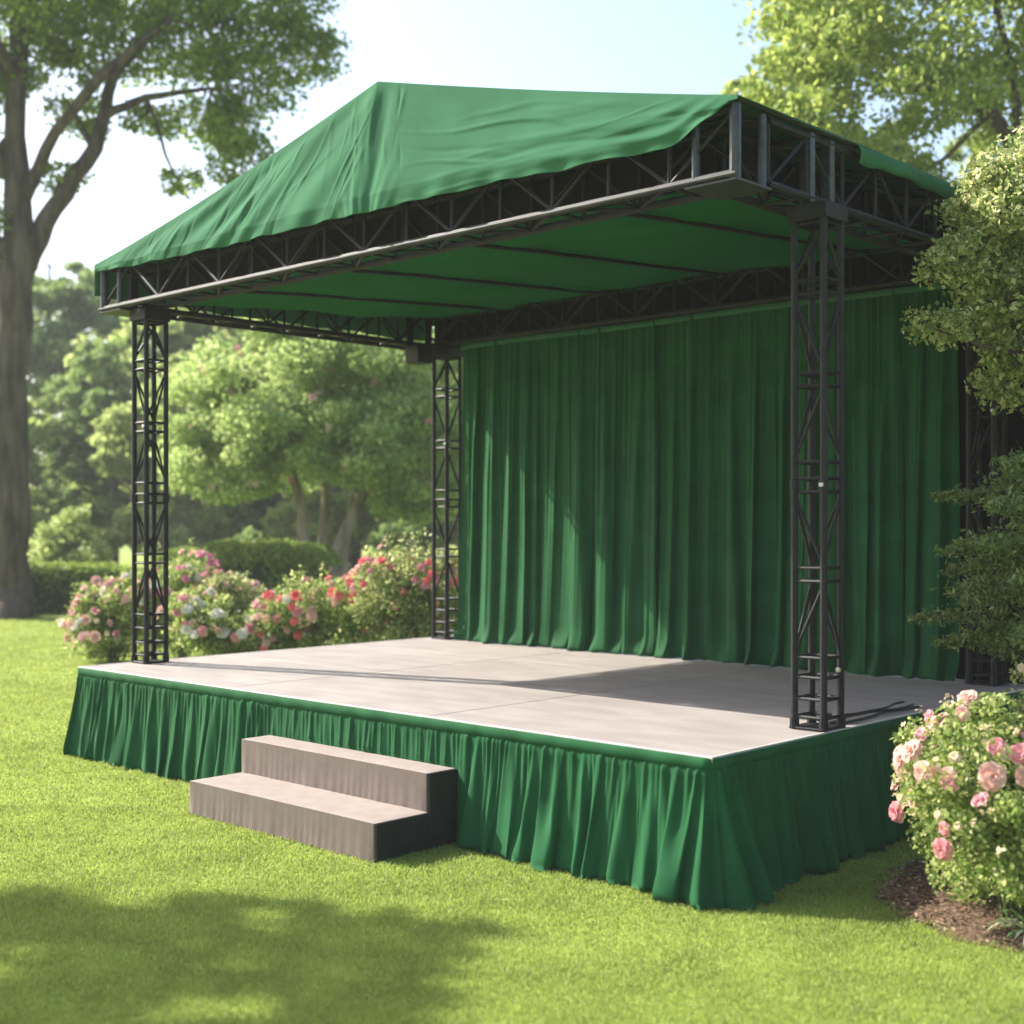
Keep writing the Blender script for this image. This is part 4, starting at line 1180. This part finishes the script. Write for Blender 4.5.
# ------------------------------------------------------------------ small trees reaching in at the right
def dogwood():
    br, bf = 4.42, 8.95
    b = G(br, bf)
    def q(px, py, df=0.0):
        x, y = L3(br+px, bf+df, b); return (x, y, py)
    trunk = [(*q(0, 0), .09), (*q(-.02, 1.2), .07), (*q(-.1, 2.4), .055), (*q(-.3, 3.4), .035), (*q(-.4, 4.4), .02)]
    limbs = [[(*q(-.05, 2.0), .04), (*q(-.5, 2.7, -.2), .03), (*q(-1.1, 3.1, -.3), .018)], [(*q(-.15, 2.7), .035), (*q(-.7, 3.5, -.3), .025), (*q(-1.2, 4.0, -.4), .012)],
             [(*q(-.1, 2.4), .035), (*q(.6, 3.2, 0), .025), (*q(1.0, 3.8, 0), .012)]]
    cl = []
    for (px, py, df, a, h_) in ((-1.25, 4.02, -.3, .33, .20), (-1.55, 3.72, -.35, .24, .16), (-.95, 4.25, -.3, .36, .24), (-1.2, 3.45, -.3, .30, .15), (-1.65, 3.28, -.4, .22, .10), (-.85, 3.6, -.2, .40, .22), (-.75, 3.95, .2, .5, .3), (-.35, 4.3, 0, .5, .35), (-1.05, 3.12, -.2, .30, .12),
                                (-.5, 3.3, -.5, .4, .25), (.2, 3.8, 0, .6, .4), (.7, 3.6, 0, .5, .4), (-.5, 2.75, .1, .35, .25), (-1.35, 4.28, -.3, .18, .10), (0, 4.7, 0, .5, .3), (.4, 3.0, .2, .5, .3), (-.75, 2.55, -.1, .22, .14), (-.9, 3.35, 0, .35, .22), (-.95, 2.95, .1, .3, .2), (-1.1, 3.75, -.1, .35, .22), (-.6, 3.0, -.1, .4, .3), (-.7, 4.55, -.1, .4, .25)):
        x, y, z = q(px, py, df); cl.append((x, y, z, a, a, h_))
    make_tree('dogwood_tree', 'cream and green leafed small tree overlapping the right back corner of the roof', 'tree', (b[0], b[1], 0), trunk, limbs, cl, 75000, .042, 'viburnum_leaf', 'bark', 95, subs=20, subr=.42, flat=.75)
dogwood()

def fern_tree():
    br, bf = 3.86, 8.35
    b = G(br, bf); rng = np.random.default_rng(97)
    t = thing('feathery_shrub', 'dark feathery leaved shrub below the cream tree at the right frame edge', 'shrub', (b[0], b[1], 0))
    m = MB()
    P = []
    def q(px, py, df=0.0):
        x, y = L3(br+px, bf+df, b); return Vector((x, y, py))
    m.tube([q(0, 0), q(.03, .9), q(-.03, 1.7), q(0, 2.6)], [.06, .05, .04, .015], 8)
    for i in range(85):                             # layered, drooping sprays
        z0 = rng.uniform(1.05, 2.35); az = rng.uniform(0, 6.28)
        L_ = rng.uniform(.6, 1.0)*(1.25 if math.cos(az) < 0 else .9)*(1.0 - .28*max(0, z0-1.6))
        e = q(L_*math.cos(az), z0 + rng.uniform(.05, .30), L_*math.sin(az)*.9)
        s0 = q(0, z0)
        pts = curve_pts(s0, e, -.10, rng, 6)
        m.tube(pts, list(np.linspace(.014, .003, 7)), 5)
        A = np.array([list(p) for p in pts])
        k = 1100
        u = rng.uniform(.25, 1.08, k)*6; i0 = np.clip(u.astype(int), 0, 5); fr = (u-i0)[:, None]
        C_ = A[i0]*(1-fr)+A[i0+1]*fr
        wdt = .17*np.sin(np.pi*np.clip((u/6-.1)/.98, .05, .97))**.7
        off = rng.normal(size=(k, 3))*np.stack([wdt*.7, wdt*.7, wdt*.26], -1)
        P.append(C_+off-np.array([0, 0, .02]))
    for i, v in enumerate(m.v): m.v[i] = (v[0]+b[0], v[1]+b[1], v[2])
    m.build('stems', 'bark', t, smooth=True)
    V, Q = leaf_quads(np.concatenate(P), .045, rng, .36)
    link('foliage', mesh_np('foliage', V, Q), 'fern_leaf', t)
fern_tree()

# ------------------------------------------------------------------ air
m = MB(); m.box((-GS-2, -GS-2, -1), (GS+2, GS+2, 27))
hz = m.build('haze', None)
tag(hz, 'faint warm haze in the air over the whole garden', 'haze', kind='stuff')
hm = bpy.data.materials.new('haze'); hm.use_nodes = True
t = hm.node_tree; t.nodes.remove(t.nodes['Principled BSDF'])
v = t.nodes.new('ShaderNodeVolumePrincipled')
v.inputs['Color'].default_value = (0.95, 0.97, 0.93, 1); v.inputs['Density'].default_value = 0.0011
v.inputs['Anisotropy'].default_value = 0.0
t.links.new(v.outputs[0], t.nodes['Material Output'].inputs['Volume'])
hz.data.materials.append(hm)
